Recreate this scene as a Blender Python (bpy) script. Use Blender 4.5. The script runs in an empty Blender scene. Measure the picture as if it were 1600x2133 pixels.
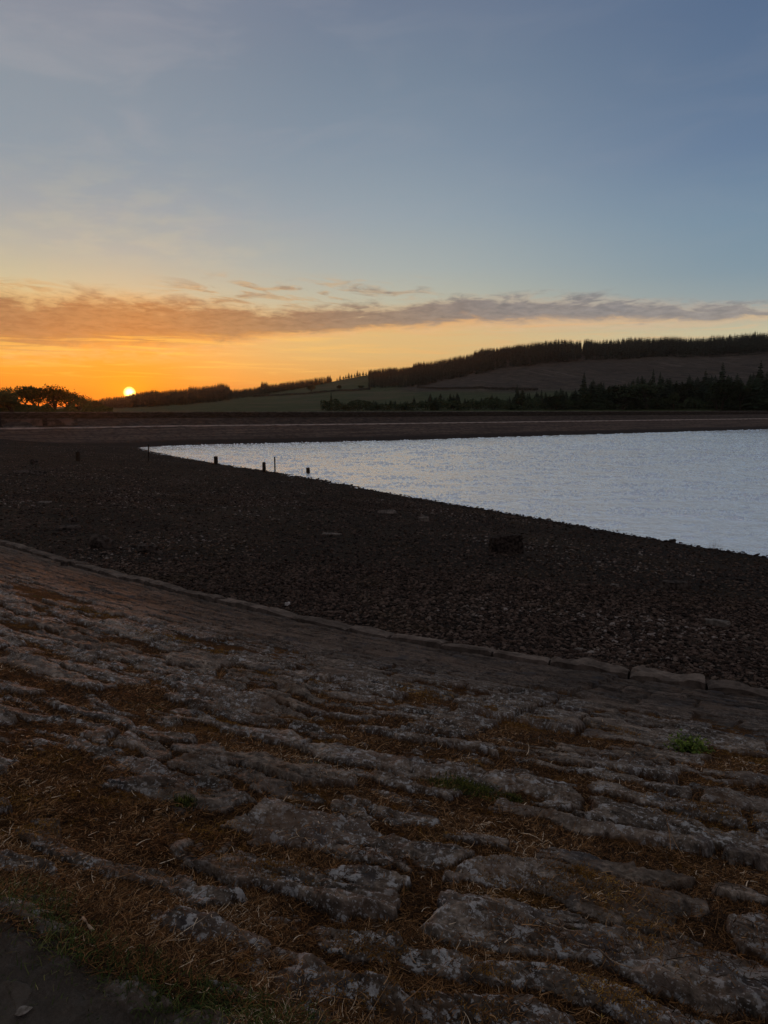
import bpy, bmesh, math, random
import numpy as np
from mathutils import Vector, Matrix, noise as mnoise

C = bpy.context.scene.collection
rng = np.random.default_rng(7)
random.seed(7)

# ------------------------------------------------------------------ camera
PITCH = math.radians(8.5)
FPX = 1422.0
cam_d = bpy.data.cameras.new('camera')
cam = bpy.data.objects.new('camera', cam_d); C.objects.link(cam)
cam_d.sensor_fit = 'VERTICAL'; cam_d.sensor_height = 36.0; cam_d.lens = 24.0
cam_d.clip_start = 0.05; cam_d.clip_end = 6000
cam.location = (0, 0, 0); cam.rotation_euler = (math.pi/2 - PITCH, 0, 0)
bpy.context.scene.camera = cam

def ray(px, py):
    """direction through a point of the photograph (eye at the origin)"""
    u = (px-800)/FPX; v = (py-1066.5)/FPX
    return np.array([u, math.cos(PITCH) - v*math.sin(PITCH), -math.sin(PITCH) - v*math.cos(PITCH)])
def az_el(px, py):
    d = ray(px, py)
    return math.degrees(math.atan2(d[0], d[1])), math.degrees(math.atan2(d[2], math.hypot(d[0], d[1])))
def on_level(px, py, z):
    d = ray(px, py); t = z/d[2]
    return (d[0]*t, d[1]*t)

# ------------------------------------------------------------------ light
SUN_AZ, SUN_EL = az_el(270, 818)
sc = bpy.context.scene
sc.view_settings.view_transform = 'Standard'; sc.view_settings.look = 'None'
sc.view_settings.exposure = 0.0; sc.view_settings.gamma = 1.0
sl = bpy.data.lights.new('sun', 'SUN'); sl.energy = 0.9; sl.angle = math.radians(0.5); sl.color = (1.0, 0.30, 0.06)
so = bpy.data.objects.new('sun', sl); C.objects.link(so)
ae, ee = math.radians(SUN_AZ), math.radians(SUN_EL)
sdir = Vector((math.sin(ae)*math.cos(ee), math.cos(ae)*math.cos(ee), math.sin(ee)))
so.rotation_euler = (-sdir).to_track_quat('-Z', 'Y').to_euler(); so.location = (0, 0, 50)

def lin(c):
    return tuple((x/255/12.92 if x/255 <= 0.04045 else ((x/255+0.055)/1.055)**2.4) for x in c) + (1.0,)

W = bpy.data.worlds.new('World'); sc.world = W; W.use_nodes = True
class NT:
    """small wrapper for building node trees"""
    def __init__(s, nt): s.nt = nt; s.N = nt.nodes; s.L = nt.links
    def n(s, t, **kw):
        nd = s.N.new(t)
        for k, v in kw.items(): setattr(nd, k, v)
        return nd
    def put(s, sock, v):
        if v is None: return
        if isinstance(v, bpy.types.NodeSocket): s.L.new(v, sock)
        else: sock.default_value = v
    def m(s, op, a, b=None, c=None, clamp=False):
        nd = s.n('ShaderNodeMath', operation=op); nd.use_clamp = clamp
        for i, v in enumerate((a, b, c)): s.put(nd.inputs[i], v)
        return nd.outputs[0]
    def vm(s, op, a, b=None):
        nd = s.n('ShaderNodeVectorMath', operation=op)
        s.put(nd.inputs[0], a); s.put(nd.inputs[1], b)
        return nd.outputs[1] if op in ('DOT_PRODUCT', 'LENGTH', 'DISTANCE') else nd.outputs[0]
    def ss(s, v, a, b, lo=0.0, hi=1.0):
        nd = s.n('ShaderNodeMapRange', interpolation_type='SMOOTHSTEP')
        s.put(nd.inputs['Value'], v); s.put(nd.inputs['From Min'], a); s.put(nd.inputs['From Max'], b)
        s.put(nd.inputs['To Min'], lo); s.put(nd.inputs['To Max'], hi)
        return nd.outputs[0]
    def ramp(s, fac, stops, interp='LINEAR'):
        nd = s.n('ShaderNodeValToRGB'); r = nd.color_ramp; r.interpolation = interp
        stops = sorted(stops, key=lambda q: q[0])
        while len(r.elements) < len(stops): r.elements.new(0.5)
        for e, (p, c) in zip(r.elements, stops):
            e.position = p; e.color = c if len(c) == 4 else tuple(c)+(1,)
        s.put(nd.inputs[0], fac)
        return nd.outputs[0]
    def mix(s, f, a, b, mode='MIX'):
        nd = s.n('ShaderNodeMix', data_type='RGBA', blend_type=mode)
        s.put(nd.inputs[0], f); s.put(nd.inputs[6], a); s.put(nd.inputs[7], b)
        return nd.outputs[2]
    def noise(s, vec, scale, detail=4.0, rough=0.55, dist=0.0, lac=2.0):
        nd = s.n('ShaderNodeTexNoise'); s.put(nd.inputs['Vector'], vec)
        nd.inputs['Scale'].default_value = scale; nd.inputs['Detail'].default_value = detail
        nd.inputs['Roughness'].default_value = rough; nd.inputs['Distortion'].default_value = dist
        nd.inputs['Lacunarity'].default_value = lac
        return nd.outputs[0]
    def comb(s, x, y, z=0.0):
        nd = s.n('ShaderNodeCombineXYZ')
        for i, v in enumerate((x, y, z)): s.put(nd.inputs[i], v)
        return nd.outputs[0]
    def sep(s, v):
        nd = s.n('ShaderNodeSeparateXYZ'); s.put(nd.inputs[0], v); return nd.outputs
    def mapv(s, vec, scale=(1, 1, 1), loc=(0, 0, 0), rot=(0, 0, 0)):
        nd = s.n('ShaderNodeMapping'); s.put(nd.inputs['Vector'], vec)
        nd.inputs['Scale'].default_value = scale; nd.inputs['Location'].default_value = loc
        nd.inputs['Rotation'].default_value = rot
        return nd.outputs[0]

def build_world():
    W.node_tree.nodes.clear()
    w = NT(W.node_tree)
    tc = w.n('ShaderNodeTexCoord').outputs['Generated']
    d = w.vm('NORMALIZE', tc)
    X, Y, Z = w.sep(d)
    el = w.m('MULTIPLY', w.m('ARCSINE', Z), 180/math.pi)
    az = w.m('MULTIPLY', w.m('ARCTAN2', X, Y), 180/math.pi)
    e01 = w.m('DIVIDE', el, 40.0, clamp=True)
    def col(px, rows):
        return [(az_el(px, py)[1]/40.0 if py < 852 else 0.0, lin(c)) for py, c in rows]
    left = col(60, [(0, (142, 147, 159)), (150, (141, 152, 163)), (300, (144, 157, 168)), (410, (158, 166, 170)), (500, (180, 180, 168)),
                    (580, (203, 194, 158)), (640, (226, 196, 128)), (700, (242, 182, 84)), (750, (248, 168, 50)), (800, (244, 140, 34)), (853, (222, 104, 34))])
    mid = col(800, [(0, (112, 126, 148)), (150, (119, 136, 155)), (300, (131, 148, 165)), (450, (150, 165, 175)), (560, (170, 179, 176)),
                    (630, (190, 189, 168)), (690, (226, 190, 130)), (740, (224, 186, 124)), (790, (226, 168, 94)), (853, (218, 144, 78))])
    right = col(1550, [(0, (86, 109, 141)), (150, (94, 117, 147)), (300, (102, 126, 156)), (450, (118, 144, 166)), (560, (130, 153, 168)),
                       (630, (150, 164, 168)), (690, (204, 197, 165)), (750, (214, 194, 150)), (853, (212, 178, 130))])
    cl, cm, cr = (w.ramp(e01, s) for s in (left, mid, right))
    f1 = w.ss(az, -30.0, 2.0); f2 = w.ss(az, -2.0, 31.0)
    base = w.mix(f2, w.mix(f1, cl, cm), cr)
    # away from the sun the low sky loses its orange
    back = w.ramp(e01, [(0, lin((150, 136, 140))), (0.3, lin((168, 146, 142))), (0.7, lin((140, 136, 146))), (1, lin((112, 116, 138)))])
    base = w.mix(w.ss(w.m('ABSOLUTE', w.m('ADD', az, -SUN_AZ)), 60.0, 130.0), base, back)
    base = w.mix(w.ss(el, 29.0, 46.0), base, lin((172, 170, 174)))          # unseen sky overhead, brightened to light the water and ground
    # glow round the sun
    sv = w.comb(float(sdir.x), float(sdir.y), float(sdir.z))
    ang = w.m('MULTIPLY', w.m('ARCCOSINE', w.m('MINIMUM', w.vm('DOT_PRODUCT', d, sv), 1.0)), 180/math.pi)
    g1 = w.m('EXPONENT', w.m('MULTIPLY', w.m('POWER', w.m('DIVIDE', ang, 5.0), 2.0), -1.0))
    base = w.mix(w.m('MULTIPLY', g1, 0.66), base, lin((252, 142, 4)))
    g2 = w.m('MULTIPLY', w.m('EXPONENT', w.m('MULTIPLY', w.m('POWER', w.m('DIVIDE', w.m('ADD', az, -SUN_AZ), 9.0), 2.0), -1.0)), w.ss(el, 2.3, 0.2))
    base = w.mix(w.m('MULTIPLY', g2, 0.75), base, lin((246, 112, 20)))
    # ---- clouds, in azimuth / elevation
    a01 = w.m('DIVIDE', w.m('ADD', az, 60.0), 120.0, clamp=True)
    def arow(pts):      # (px, value 0..1)
        return [((az_el(px, 670)[0]+60)/120, (v, v, v, 1)) for px, v in pts]
    cen = [(0, 678), (250, 680), (450, 682), (600, 678), (720, 668), (850, 662), (1000, 650), (1200, 648), (1400, 655), (1600, 654)]
    wid = [(0, 60), (250, 60), (450, 46), (560, 28), (700, 24), (850, 26), (1000, 32), (1200, 28), (1400, 22), (1600, 16)]
    ce = w.m('MULTIPLY', w.sep(w.ramp(a01, arow([(x, az_el(x, y)[1]/12) for x, y in cen]), 'B_SPLINE'))[0], 12.0)
    cw = w.m('MULTIPLY', w.sep(w.ramp(a01, arow([(x, (az_el(x, 660)[1]-az_el(x, 660+k)[1])/4) for x, k in wid]), 'B_SPLINE'))[0], 4.0)
    uv = w.comb(w.m('MULTIPLY', az, 0.16), w.m('MULTIPLY', el, 0.62), 0.0)
    n1 = w.noise(uv, 1.5, 6, 0.6, 0.7)
    n2 = w.noise(w.vm('ADD', uv, (7.3, 2.1, 0)), 5.5, 5, 0.6, 0.35)
    off = w.m('ADD', w.m('MULTIPLY', w.m('SUBTRACT', n1, 0.5), 3.4), w.m('MULTIPLY', w.m('SUBTRACT', n2, 0.5), 0.95))
    rel = w.m('DIVIDE', w.m('SUBTRACT', el, ce), cw)                       # -1 lower edge .. +1 upper edge
    offr = w.m('DIVIDE', off, w.m('ADD', cw, 0.35))
    upper = w.ss(w.m('ADD', rel, offr), 1.55, 0.55)
    lower = w.ss(w.m('ADD', rel, w.m('MULTIPLY', offr, 0.45)), -1.5, -0.45)
    bank = w.m('MULTIPLY', upper, lower)
    # wisps just above the bank
    uw = w.comb(w.m('MULTIPLY', w.m('ADD', az, w.m('MULTIPLY', el, 1.6)), 0.13), w.m('MULTIPLY', w.m('ADD', el, w.m('MULTIPLY', az, 0.05)), 0.72), 3.0)
    nw = w.noise(uw, 2.3, 6, 0.58, 0.9)
    win = w.m('MULTIPLY', w.m('MULTIPLY', w.ss(az, -20.0, -13.0), w.ss(az, 7.0, 1.0)),
              w.m('MULTIPLY', w.ss(el, 7.0, 8.2), w.ss(el, 10.9, 9.4)))
    wisp = w.m('MULTIPLY', w.m('MULTIPLY', w.ss(nw, 0.46, 0.70), win), 0.75)
    winl = w.m('MULTIPLY', w.ss(az, -22.0, -27.0), w.m('MULTIPLY', w.ss(el, 7.4, 8.0), w.ss(el, 9.6, 8.6)))
    wisp = w.m('MAXIMUM', wisp, w.m('MULTIPLY', w.m('MULTIPLY', w.ss(nw, 0.40, 0.6), winl), 0.6))
    mask = w.m('MAXIMUM', w.m('MULTIPLY', bank, 0.93), wisp)
    ccol = w.ramp(a01, [(((az_el(x, 670)[0]+60)/120), lin(c)) for x, c in
                        [(0, (156, 110, 76)), (300, (164, 112, 68)), (520, (154, 116, 84)), (800, (140, 122, 110)), (1050, (135, 130, 131)), (1300, (139, 136, 138)), (1600, (152, 146, 144))]])
    warm = w.ramp(a01, [(((az_el(x, 670)[0]+60)/120), lin(c)) for x, c in
                        [(0, (214, 150, 76)), (300, (232, 160, 66)), (600, (230, 165, 95)), (900, (236, 176, 112)), (1200, (224, 184, 142)), (1600, (214, 186, 150))]])
    tone = w.m('ADD', w.m('MULTIPLY', w.m('SUBTRACT', n2, 0.5), 0.75), 0.96)
    ccol = w.mix(1.0, ccol, w.comb(tone, tone, tone), 'MULTIPLY')
    ccol = w.mix(w.ss(w.m('ADD', rel, offr), -0.15, -1.05), ccol, warm)
    rim = w.m('MULTIPLY', w.m('MULTIPLY', mask, w.m('SUBTRACT', 1.0, mask)), w.ss(w.m('ADD', n1, n2), 0.8, 1.15, 0.0, 1.1))
    out = w.mix(mask, base, ccol)
    out = w.mix(rim, out, w.mix(w.ss(az, -25.0, 25.0), lin((250, 208, 140)), lin((226, 200, 172))))
    # thin bright streaks under the bank, and a rim of light
    us = w.comb(w.m('MULTIPLY', az, 0.055), w.m('MULTIPLY', w.m('ADD', el, w.m('MULTIPLY', az, 0.012)), 1.15), 9.0)
    ns = w.noise(us, 2.6, 5, 0.6, 0.5)
    wins = w.m('MULTIPLY', w.ss(el, 1.6, 3.2), w.ss(w.m('SUBTRACT', ce, el), 0.0, 1.0))
    streak = w.m('MULTIPLY', w.m('MULTIPLY', w.ss(ns, 0.50, 0.68), wins), 0.55)
    scol = w.ramp(a01, [(((az_el(x, 670)[0]+60)/120), lin(c)) for x, c in
                        [(0, (255, 200, 88)), (300, (255, 206, 84)), (700, (246, 196, 112)), (1000, (238, 180, 118)), (1600, (232, 192, 146))]])
    out = w.mix(streak, out, scol)
    dk = w.m('MULTIPLY', w.m('MULTIPLY', w.ss(ns, 0.47, 0.33), wins), 0.30)
    out = w.mix(dk, out, warm)
    # high faint cirrus
    uh = w.comb(w.m('MULTIPLY', w.m('ADD', az, w.m('MULTIPLY', el, -0.7)), 0.05), w.m('MULTIPLY', el, 0.16), 5.0)
    nh = w.noise(uh, 2.0, 7, 0.6, 0.6)
    hi = w.m('MULTIPLY', w.ss(nh, 0.45, 0.72), w.ss(el, 9.0, 14.0))
    hl = w.ss(az, 8.0, -24.0, 0.05, 0.26)
    out = w.mix(w.m('MULTIPLY', hi, hl), out, lin((176, 172, 176)))
    wl = w.m('MULTIPLY', w.m('MULTIPLY', w.ss(ang, 20.0, 9.0), w.ss(el, 10.0, 12.0)), w.ss(w.noise(w.vm('ADD', uh, (3, 3, 0)), 5.0, 5, 0.6), 0.4, 0.65))
    out = w.mix(w.m('MULTIPLY', wl, 0.30), out, lin((206, 198, 165)))
    # below the horizon
    out = w.mix(w.ss(el, -0.1, -1.5), out, (0.02, 0.018, 0.017, 1))
    # the sun's disc and its close corona
    disc = w.ss(ang, 0.52, 0.10)
    cor = w.m('EXPONENT', w.m('MULTIPLY', w.m('POWER', w.m('DIVIDE', ang, 1.6), 1.2), -1.0))
    out = w.mix(w.m('MULTIPLY', cor, 0.95), out, (1.15, 0.36, 0.004, 1))
    out = w.mix(disc, out, (7.0, 4.8, 1.25, 1))
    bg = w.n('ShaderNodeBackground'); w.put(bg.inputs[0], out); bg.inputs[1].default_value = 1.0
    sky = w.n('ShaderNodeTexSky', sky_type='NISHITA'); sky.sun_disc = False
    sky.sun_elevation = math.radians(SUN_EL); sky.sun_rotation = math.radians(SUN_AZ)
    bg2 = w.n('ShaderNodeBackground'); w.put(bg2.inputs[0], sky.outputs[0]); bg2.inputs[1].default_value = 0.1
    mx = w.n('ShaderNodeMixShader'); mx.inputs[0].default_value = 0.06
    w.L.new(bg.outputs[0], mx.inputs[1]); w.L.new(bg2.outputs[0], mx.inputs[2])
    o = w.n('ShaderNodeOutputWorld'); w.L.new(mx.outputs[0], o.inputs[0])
build_world()

# ------------------------------------------------------------------ numpy noise
def _h(ix, iy, seed=0):
    n = (ix.astype(np.int64)*374761393 + iy.astype(np.int64)*668265263 + seed*974634777) & 0xFFFFFFFF
    n = ((n ^ (n >> 13))*1274126177) & 0xFFFFFFFF
    n = ((n ^ (n >> 15))*2246822519) & 0xFFFFFFFF
    return ((n ^ (n >> 16)) & 0xFFFFFF)/float(0x1000000)
def hash1(i, seed=0):
    i = np.asarray(i); return _h(i, i*0+17, seed)
def vnoise(x, y, seed=0):
    ix = np.floor(x); iy = np.floor(y); fx = x-ix; fy = y-iy
    fx = fx*fx*fx*(fx*(fx*6-15)+10); fy = fy*fy*fy*(fy*(fy*6-15)+10)
    ix = ix.astype(np.int64); iy = iy.astype(np.int64)
    a = _h(ix, iy, seed); b = _h(ix+1, iy, seed); c = _h(ix, iy+1, seed); d = _h(ix+1, iy+1, seed)
    return (a*(1-fx)+b*fx)*(1-fy) + (c*(1-fx)+d*fx)*fy
def fbm(x, y, oct=4, seed=0, gain=0.5):
    s = 0; amp = 1; tot = 0
    x0, y0 = x, y
    for o in range(oct):
        ca, sa_ = math.cos(0.35+0.9*o), math.sin(0.35+0.9*o)       # turned each octave so that no lattice shows
        s = s + amp*vnoise((x0*ca-y0*sa_)*2**o + 13.7*o, (x0*sa_+y0*ca)*2**o - 7.1*o, seed+o); tot += amp; amp *= gain
    return s/tot                       # 0..1, mean 0.5
def sstep(x, a, b):
    t = np.clip((x-a)/(b-a), 0, 1); return t*t*(3-2*t)

# ------------------------------------------------------------------ shape of the reservoir
WATER = -6.0
TOE_Z = -3.8
def smooth_poly(P, k=6):
    P = [np.array(p, float) for p in P]; out = []
    for i in range(len(P)-1):
        p0 = P[max(i-1, 0)]; p1 = P[i]; p2 = P[i+1]; p3 = P[min(i+2, len(P)-1)]
        for j in range(k):
            t = j/k
            out.append(0.5*((2*p1)+(-p0+p2)*t+(2*p0-5*p1+4*p2-p3)*t*t+(-p0+3*p1-3*p2+p3)*t**3))
    out.append(P[-1]); return np.array(out)
TOE = smooth_poly([(75, -8), (30, 0.5), (12.5, 5.9)] + [on_level(*p, TOE_Z) for p in [(1600, 1445), (1240, 1393), (900, 1340), (640, 1290), (400, 1235), (190, 1182), (0, 1128)]]
                  + [(-17.5, 24.6), (-26, 32), (-44, 52), (-56, 78), (-62.5, 98), (-74, 116), (-100, 140)], 5)
SHORE = smooth_poly([(90, -30), (40, 2), (24, 18)] + [on_level(*p, WATER) for p in [(1600, 1160), (1450, 1138), (1275, 1107), (1065, 1070), (800, 1025), (700, 1005), (585, 985), (450, 965), (350, 947), (285, 932)]]
                    + [(-46, 122), (-60, 150)], 4)
FAR = np.array([(-170, 24)] + [on_level(*p, WATER) for p in [(285, 932), (400, 927), (800, 918), (1200, 906), (1600, 894)]] + [(420, 415)], float)
def polydist(P, x, y):
    """distance, arc length and side (+1 = right hand of the walking direction) to a polyline"""
    best = np.full(x.shape, 1e18); s_at = np.zeros(x.shape); side = np.zeros(x.shape)
    acc = 0.0
    for i in range(len(P)-1):
        ax, ay = P[i]; dx, dy = P[i+1]-P[i]; L = math.hypot(dx, dy)
        rx = x-ax; ry = y-ay
        t = (rx*dx+ry*dy)/(L*L)
        if i > 0: t = np.maximum(t, 0)
        if i < len(P)-2: t = np.minimum(t, 1)
        ex = rx-t*dx; ey = ry-t*dy; dd = ex*ex+ey*ey
        m = dd < best
        best = np.where(m, dd, best); s_at = np.where(m, acc+t*L, s_at)
        side = np.where(m, np.sign(ey*dx-ex*dy), side)
        acc += L
    return np.sqrt(best), s_at, -side
_, S0, _ = polydist(TOE, np.array([0.0]), np.array([11.2])); S0 = float(S0[0])     # arc length at mid picture
def s_lin(x, y): return -(x*0.8412-y*0.5407)
SLOPE = 0.24
CREST_A = 8.7

# stone courses of the pitching, measured up the slope from the toe
cw_ = []; acc_ = 0.42
rr_ = random.Random(5)
while acc_ < 30:
    cw_.append(acc_); acc_ += rr_.uniform(0.24, 0.46)
CW = np.array(cw_)
RIB_S = None
def stones(s, a):
    """relief of the pitching (metres), cover of litter 0..1, stone id 0..1"""
    wx = (fbm(s*2.2, a*2.2, 3, 11)-0.5); wy = (fbm(s*2.2, a*2.2, 3, 23)-0.5)
    up = sstep(a, 1.8, 4.6)                                 # old weathered stones higher up
    aw = a + wy*(0.10+0.20*up) + (vnoise(s*0.35, a*0.35, 31)-0.5)*0.25
    sw = s + wx*(0.14+0.30*up)
    k = np.clip(np.searchsorted(CW, aw)-1, 0, len(CW)-2)
    lo = CW[k]; hi = CW[k+1]
    L = 0.62+0.75*hash1(k, 3)
    q = sw/L + hash1(k, 4)*9
    j0 = np.floor(q)
    b0 = j0+0.55*(_h(j0.astype(np.int64), k, 8)-0.5); b1 = j0+1+0.55*(_h((j0+1).astype(np.int64), k, 8)-0.5)
    j = np.where(q < b0, j0-1, np.where(q > b1, j0+1, j0)).astype(np.int64)
    e0 = j+0.55*(_h(j, k, 8)-0.5); e1 = j+1+0.55*(_h(j+1, k, 8)-0.5)
    ds = np.minimum(q-e0, e1-q)*L; da = np.minimum(aw-lo, hi-aw)
    cs = (q-(e0+e1)/2)*L; ca = aw-(lo+hi)/2
    # down-slope rib of long stones
    rc = s-RIB_S-0.06*(fbm(a*1.3, a*0+3.1, 2, 71)-0.5)
    rib = (np.abs(rc) < 0.27) & (a < 5.6)
    kr = np.floor(a/0.95+0.3).astype(np.int64)
    fr = a/0.95+0.3-kr
    ds = np.where(rib, 0.27-np.abs(rc), np.where(a < 5.6, np.minimum(ds, np.abs(np.abs(rc)-0.27)), ds))
    da = np.where(rib, np.minimum(fr, 1-fr)*0.95, da)
    ids = np.where(rib, hash1(kr, 91), _h(j, k, 40)); id2 = np.where(rib, hash1(kr, 92), _h(j, k, 41)); id3 = _h(j, k, 42)
    cs = np.where(rib, rc, cs); ca = np.where(rib, (fr-0.5)*0.95, ca)
    # each stone is a slab with rounded corners; towards the crest the joints open and fill with litter
    hL = np.where(rib, 0.27, (e1-e0)/2*L); hW = np.where(rib, 0.475, (hi-lo)/2)
    kr_ = 0.02+0.07*up
    qx = np.abs(cs)-hL+kr_; qy = np.abs(ca)-hW+kr_
    edge = kr_-np.hypot(np.maximum(qx, 0), np.maximum(qy, 0))-np.minimum(np.maximum(qx, qy), 0)
    chip = (fbm(s*6, a*8, 4, 51, 0.6)-0.5)
    gap = 0.007+up*(0.002+0.038*id3*id3+0.014*sstep(a, 5.5, 8.0)) 
    prof = sstep(edge-gap+chip*(0.015+0.085*up), 0.0, 0.018+0.008*up)
    deep = 0.036+0.004*up
    sunk = np.where(rib, 0.0, sstep(ids, 0.24, 0.14))*up
    h = -deep*(1-prof) + prof*((0.010+0.030*ids)*(0.4+0.6*up) - 0.042*sunk)
    h = h + prof*(cs*(id2-0.5)*0.08*up + ca*(id3-0.55)*(0.06+0.11*up))
    h = h + np.where(rib, 0.03, 0.0)*prof
    # bedding planes, ledges, hollows and cracks of the old sandstone
    st = fbm(s*1.6+wy*1.5, a*6.0+wx*2, 4, 61); h = h + (st-0.5)*(0.024+0.030*up)
    led = fbm(s*1.1+wy*2, a*4.2+wx*2, 3, 66); q4 = led*7; led2 = (np.floor(q4)+sstep(q4-np.floor(q4), 0.60, 1.0))/7
    h = h + (led2-0.5)*(0.050+0.034*up)
    l3 = fbm(s*2.6+wx*2, a*5.5+wy*2, 3, 67)*9; h = h + ((np.floor(l3)+sstep(l3-np.floor(l3), 0.7, 1.0))/9-0.5)*0.050*up
    c1 = np.abs(fbm(s*0.9+wy, a*5.0+wx*1.5, 4, 161)-0.5); c2 = np.abs(fbm(s*1.6+wx, a*7.5-wy*2, 4, 163)-0.52)
    h = h - sstep(c1, 0.024, 0.0)*(0.026-0.008*up) - sstep(c2, 0.020, 0.0)*(0.018-0.010*up)
    h = h + (fbm(s*7+wy*3, a*12+wx*3, 5, 68, 0.62)-0.5)*(0.022+0.020*up)
    h = h + (fbm(s*30, a*38, 3, 69, 0.6)-0.5)*(0.005+0.006*up)
    big = fbm(s*0.55, a*0.75, 3, 77)
    h = h + (big-0.5)*0.09*up
    # litter settles in the low places
    cover = -0.027+0.018*sstep(a, 2.6, 5.0)+0.018*sstep(a, 5.0, 7.8)+0.060*(fbm(s*0.8, a*1.1, 3, 81)-0.5)*up + (big-0.5)*0.06*up - 0.03*sstep(a, 2.8, 1.4)
    cover = cover + (fbm(s*11, a*14, 4, 83, 0.65)-0.5)*0.026 + (fbm(s*3.2, a*5.0, 3, 86)-0.5)*0.030*up
    lit = sstep(cover-h, -0.004, 0.006)
    tex = (fbm(s*38, a*38, 3, 84, 0.65)-0.5)*0.020
    hh = np.where(cover > h, cover*0.85+h*0.15+tex*up, h)
    hh = h*(1-lit)+hh*lit
    return hh, lit, ids

def terrain(x, y, fine=True):
    dt, s, sd = polydist(TOE, x, y); a = -dt*sd        # a > 0 up the pitching, < 0 out on the gravel
    s = s_lin(x, y)          # position along the courses
    db, _, sb = polydist(SHORE, x, y); b = -db*sb       # b > 0 on land
    df, _, sf = polydist(FAR, x, y); d = -df*sf         # d > 0 beyond the far waterline
    g = -a
    t = np.where(b > 0, g/np.maximum(g+b, 1e-6), 1.0)
    zb = (TOE_Z-0.09) + (WATER-TOE_Z+0.09)*t - np.where(b < 0, -b*0.14, 0)
    zb = zb + (fbm(x*0.35, y*0.35, 3, 101)-0.5)*0.14*sstep(g, 0.3, 3)*sstep(np.abs(b), 0.2, 3.0)
    zp = TOE_Z+SLOPE*np.minimum(a, CREST_A) + np.maximum(a-CREST_A, 0)*0.02
    lit = np.zeros_like(x); sid = np.zeros_like(x)
    if fine:
        near = (a > 0) & (y < 45) & (np.hypot(x, y) < 45)
        if near.any():
            h, l, i = stones(s[near], a[near])
            an = a[near]
            fade = sstep(an, 0.38, 0.50)*sstep(an, CREST_A+0.45, CREST_A-0.15)
            soil = sstep(an, CREST_A-0.25, CREST_A+0.35)
            ss_ = s[near]
            hum = (0.035*np.exp(-((an-CREST_A-0.12)/0.15)**2) + soil*((fbm(ss_*5, an*5, 5, 111)-0.5)*0.09 + (fbm(ss_*40, an*40, 2, 113)-0.5)*0.006))
            zp[near] = zp[near] + h*fade - 0.10*(1-sstep(an, 0.34, 0.42)) + hum
            lit[near] = l*fade; sid[near] = i
    zf = np.interp(d, [-40, 0, 12, 13.6, 19, 30, 60, 600], [WATER-5, WATER, -3.0, -2.97, -1.55, -1.5, -2.6, -2.6])
    zf = zf + (fbm(x*0.5, y*0.5, 3, 121)-0.5)*0.12*((d < 12) | (d > 14))
    znear = np.where(a > 0, zp, zb)
    z = np.maximum(znear, zf)
    zone = np.where(zf > znear, 2, np.where(a > 0, 0, 1))
    zone = np.where((zone == 0) & (a > CREST_A+0.1), 3, zone)
    return dict(z=z, s=s, a=a, b=b, d=d, lit=lit, sid=sid, zone=zone)
# where the rib stands
_p = on_level(1262, 1400, TOE_Z); RIB_S = s_lin(*_p)

def tz(x, y, fine=True):
    return float(terrain(np.array([float(x)]), np.array([float(y)]), fine)['z'][0])
def on_ground(px, py):
    """the point of the ground seen at a point of the photograph"""
    d = ray(px, py); t = np.concatenate([np.linspace(1.2, 20, 1500), np.linspace(20.02, 320, 6000)])
    z = terrain(d[0]*t, d[1]*t, False)['z']; k = int(np.argmax(d[2]*t <= z))
    t = np.linspace(t[max(k-3, 0)], t[k+1], 200)
    z = terrain(d[0]*t, d[1]*t, True)['z']; k = int(np.argmax(d[2]*t <= z))
    return Vector((d[0]*t[k], d[1]*t[k], z[k]))

# ------------------------------------------------------------------ mesh helpers
def npmesh(name, V, F, mat=None, smooth=True, attrs=None, parent=None, uv=None):
    """V (n,3); F list of arrays (m,3) / (m,4)"""
    V = np.asarray(V, np.float32)
    if not isinstance(F, list): F = [F]
    F = [np.asarray(f, np.int32) for f in F if len(f)]
    me = bpy.data.meshes.new(name)
    me.vertices.add(len(V)); me.vertices.foreach_set('co', V.ravel())
    loops = np.concatenate([f.ravel() for f in F]); tot = np.concatenate([np.full(len(f), f.shape[1], np.int32) for f in F])
    start = np.concatenate([[0], np.cumsum(tot)[:-1]]).astype(np.int32)
    me.loops.add(len(loops)); me.loops.foreach_set('vertex_index', loops)
    me.polygons.add(len(tot)); me.polygons.foreach_set('loop_start', start); me.polygons.foreach_set('loop_total', tot)
    me.polygons.foreach_set('use_smooth', np.full(len(tot), smooth, bool))
    for k, v in (attrs or {}).items():
        v = np.asarray(v, np.float32)
        if v.ndim == 1:
            at = me.attributes.new(k, 'FLOAT', 'POINT'); at.data.foreach_set('value', v)
        else:
            at = me.attributes.new(k, 'FLOAT_VECTOR', 'POINT'); at.data.foreach_set('vector', v.ravel())
    me.update(); me.validate()
    if mat: me.materials.append(mat)
    o = bpy.data.objects.new(name, me); C.objects.link(o)
    if parent: o.parent = parent
    return o
def tag(o, label=None, cat=None, group=None, kind=None):
    if label: o['label'] = label
    if cat: o['category'] = cat
    if group: o['group'] = group
    if kind: o['kind'] = kind
    return o
def empty(name, loc, rz=0.0):
    o = bpy.data.objects.new(name, None); C.objects.link(o); o.location = loc; o.rotation_euler = (0, 0, rz)
    o.empty_display_size = 0.2
    return o
def bmobj(name, bm, mat, parent=None, smooth=False):
    me = bpy.data.meshes.new(name); bm.to_mesh(me); bm.free()
    for p in me.polygons: p.use_smooth = smooth
    me.materials.append(mat)
    o = bpy.data.objects.new(name, me); C.objects.link(o)
    if parent: o.parent = parent
    return o

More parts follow.
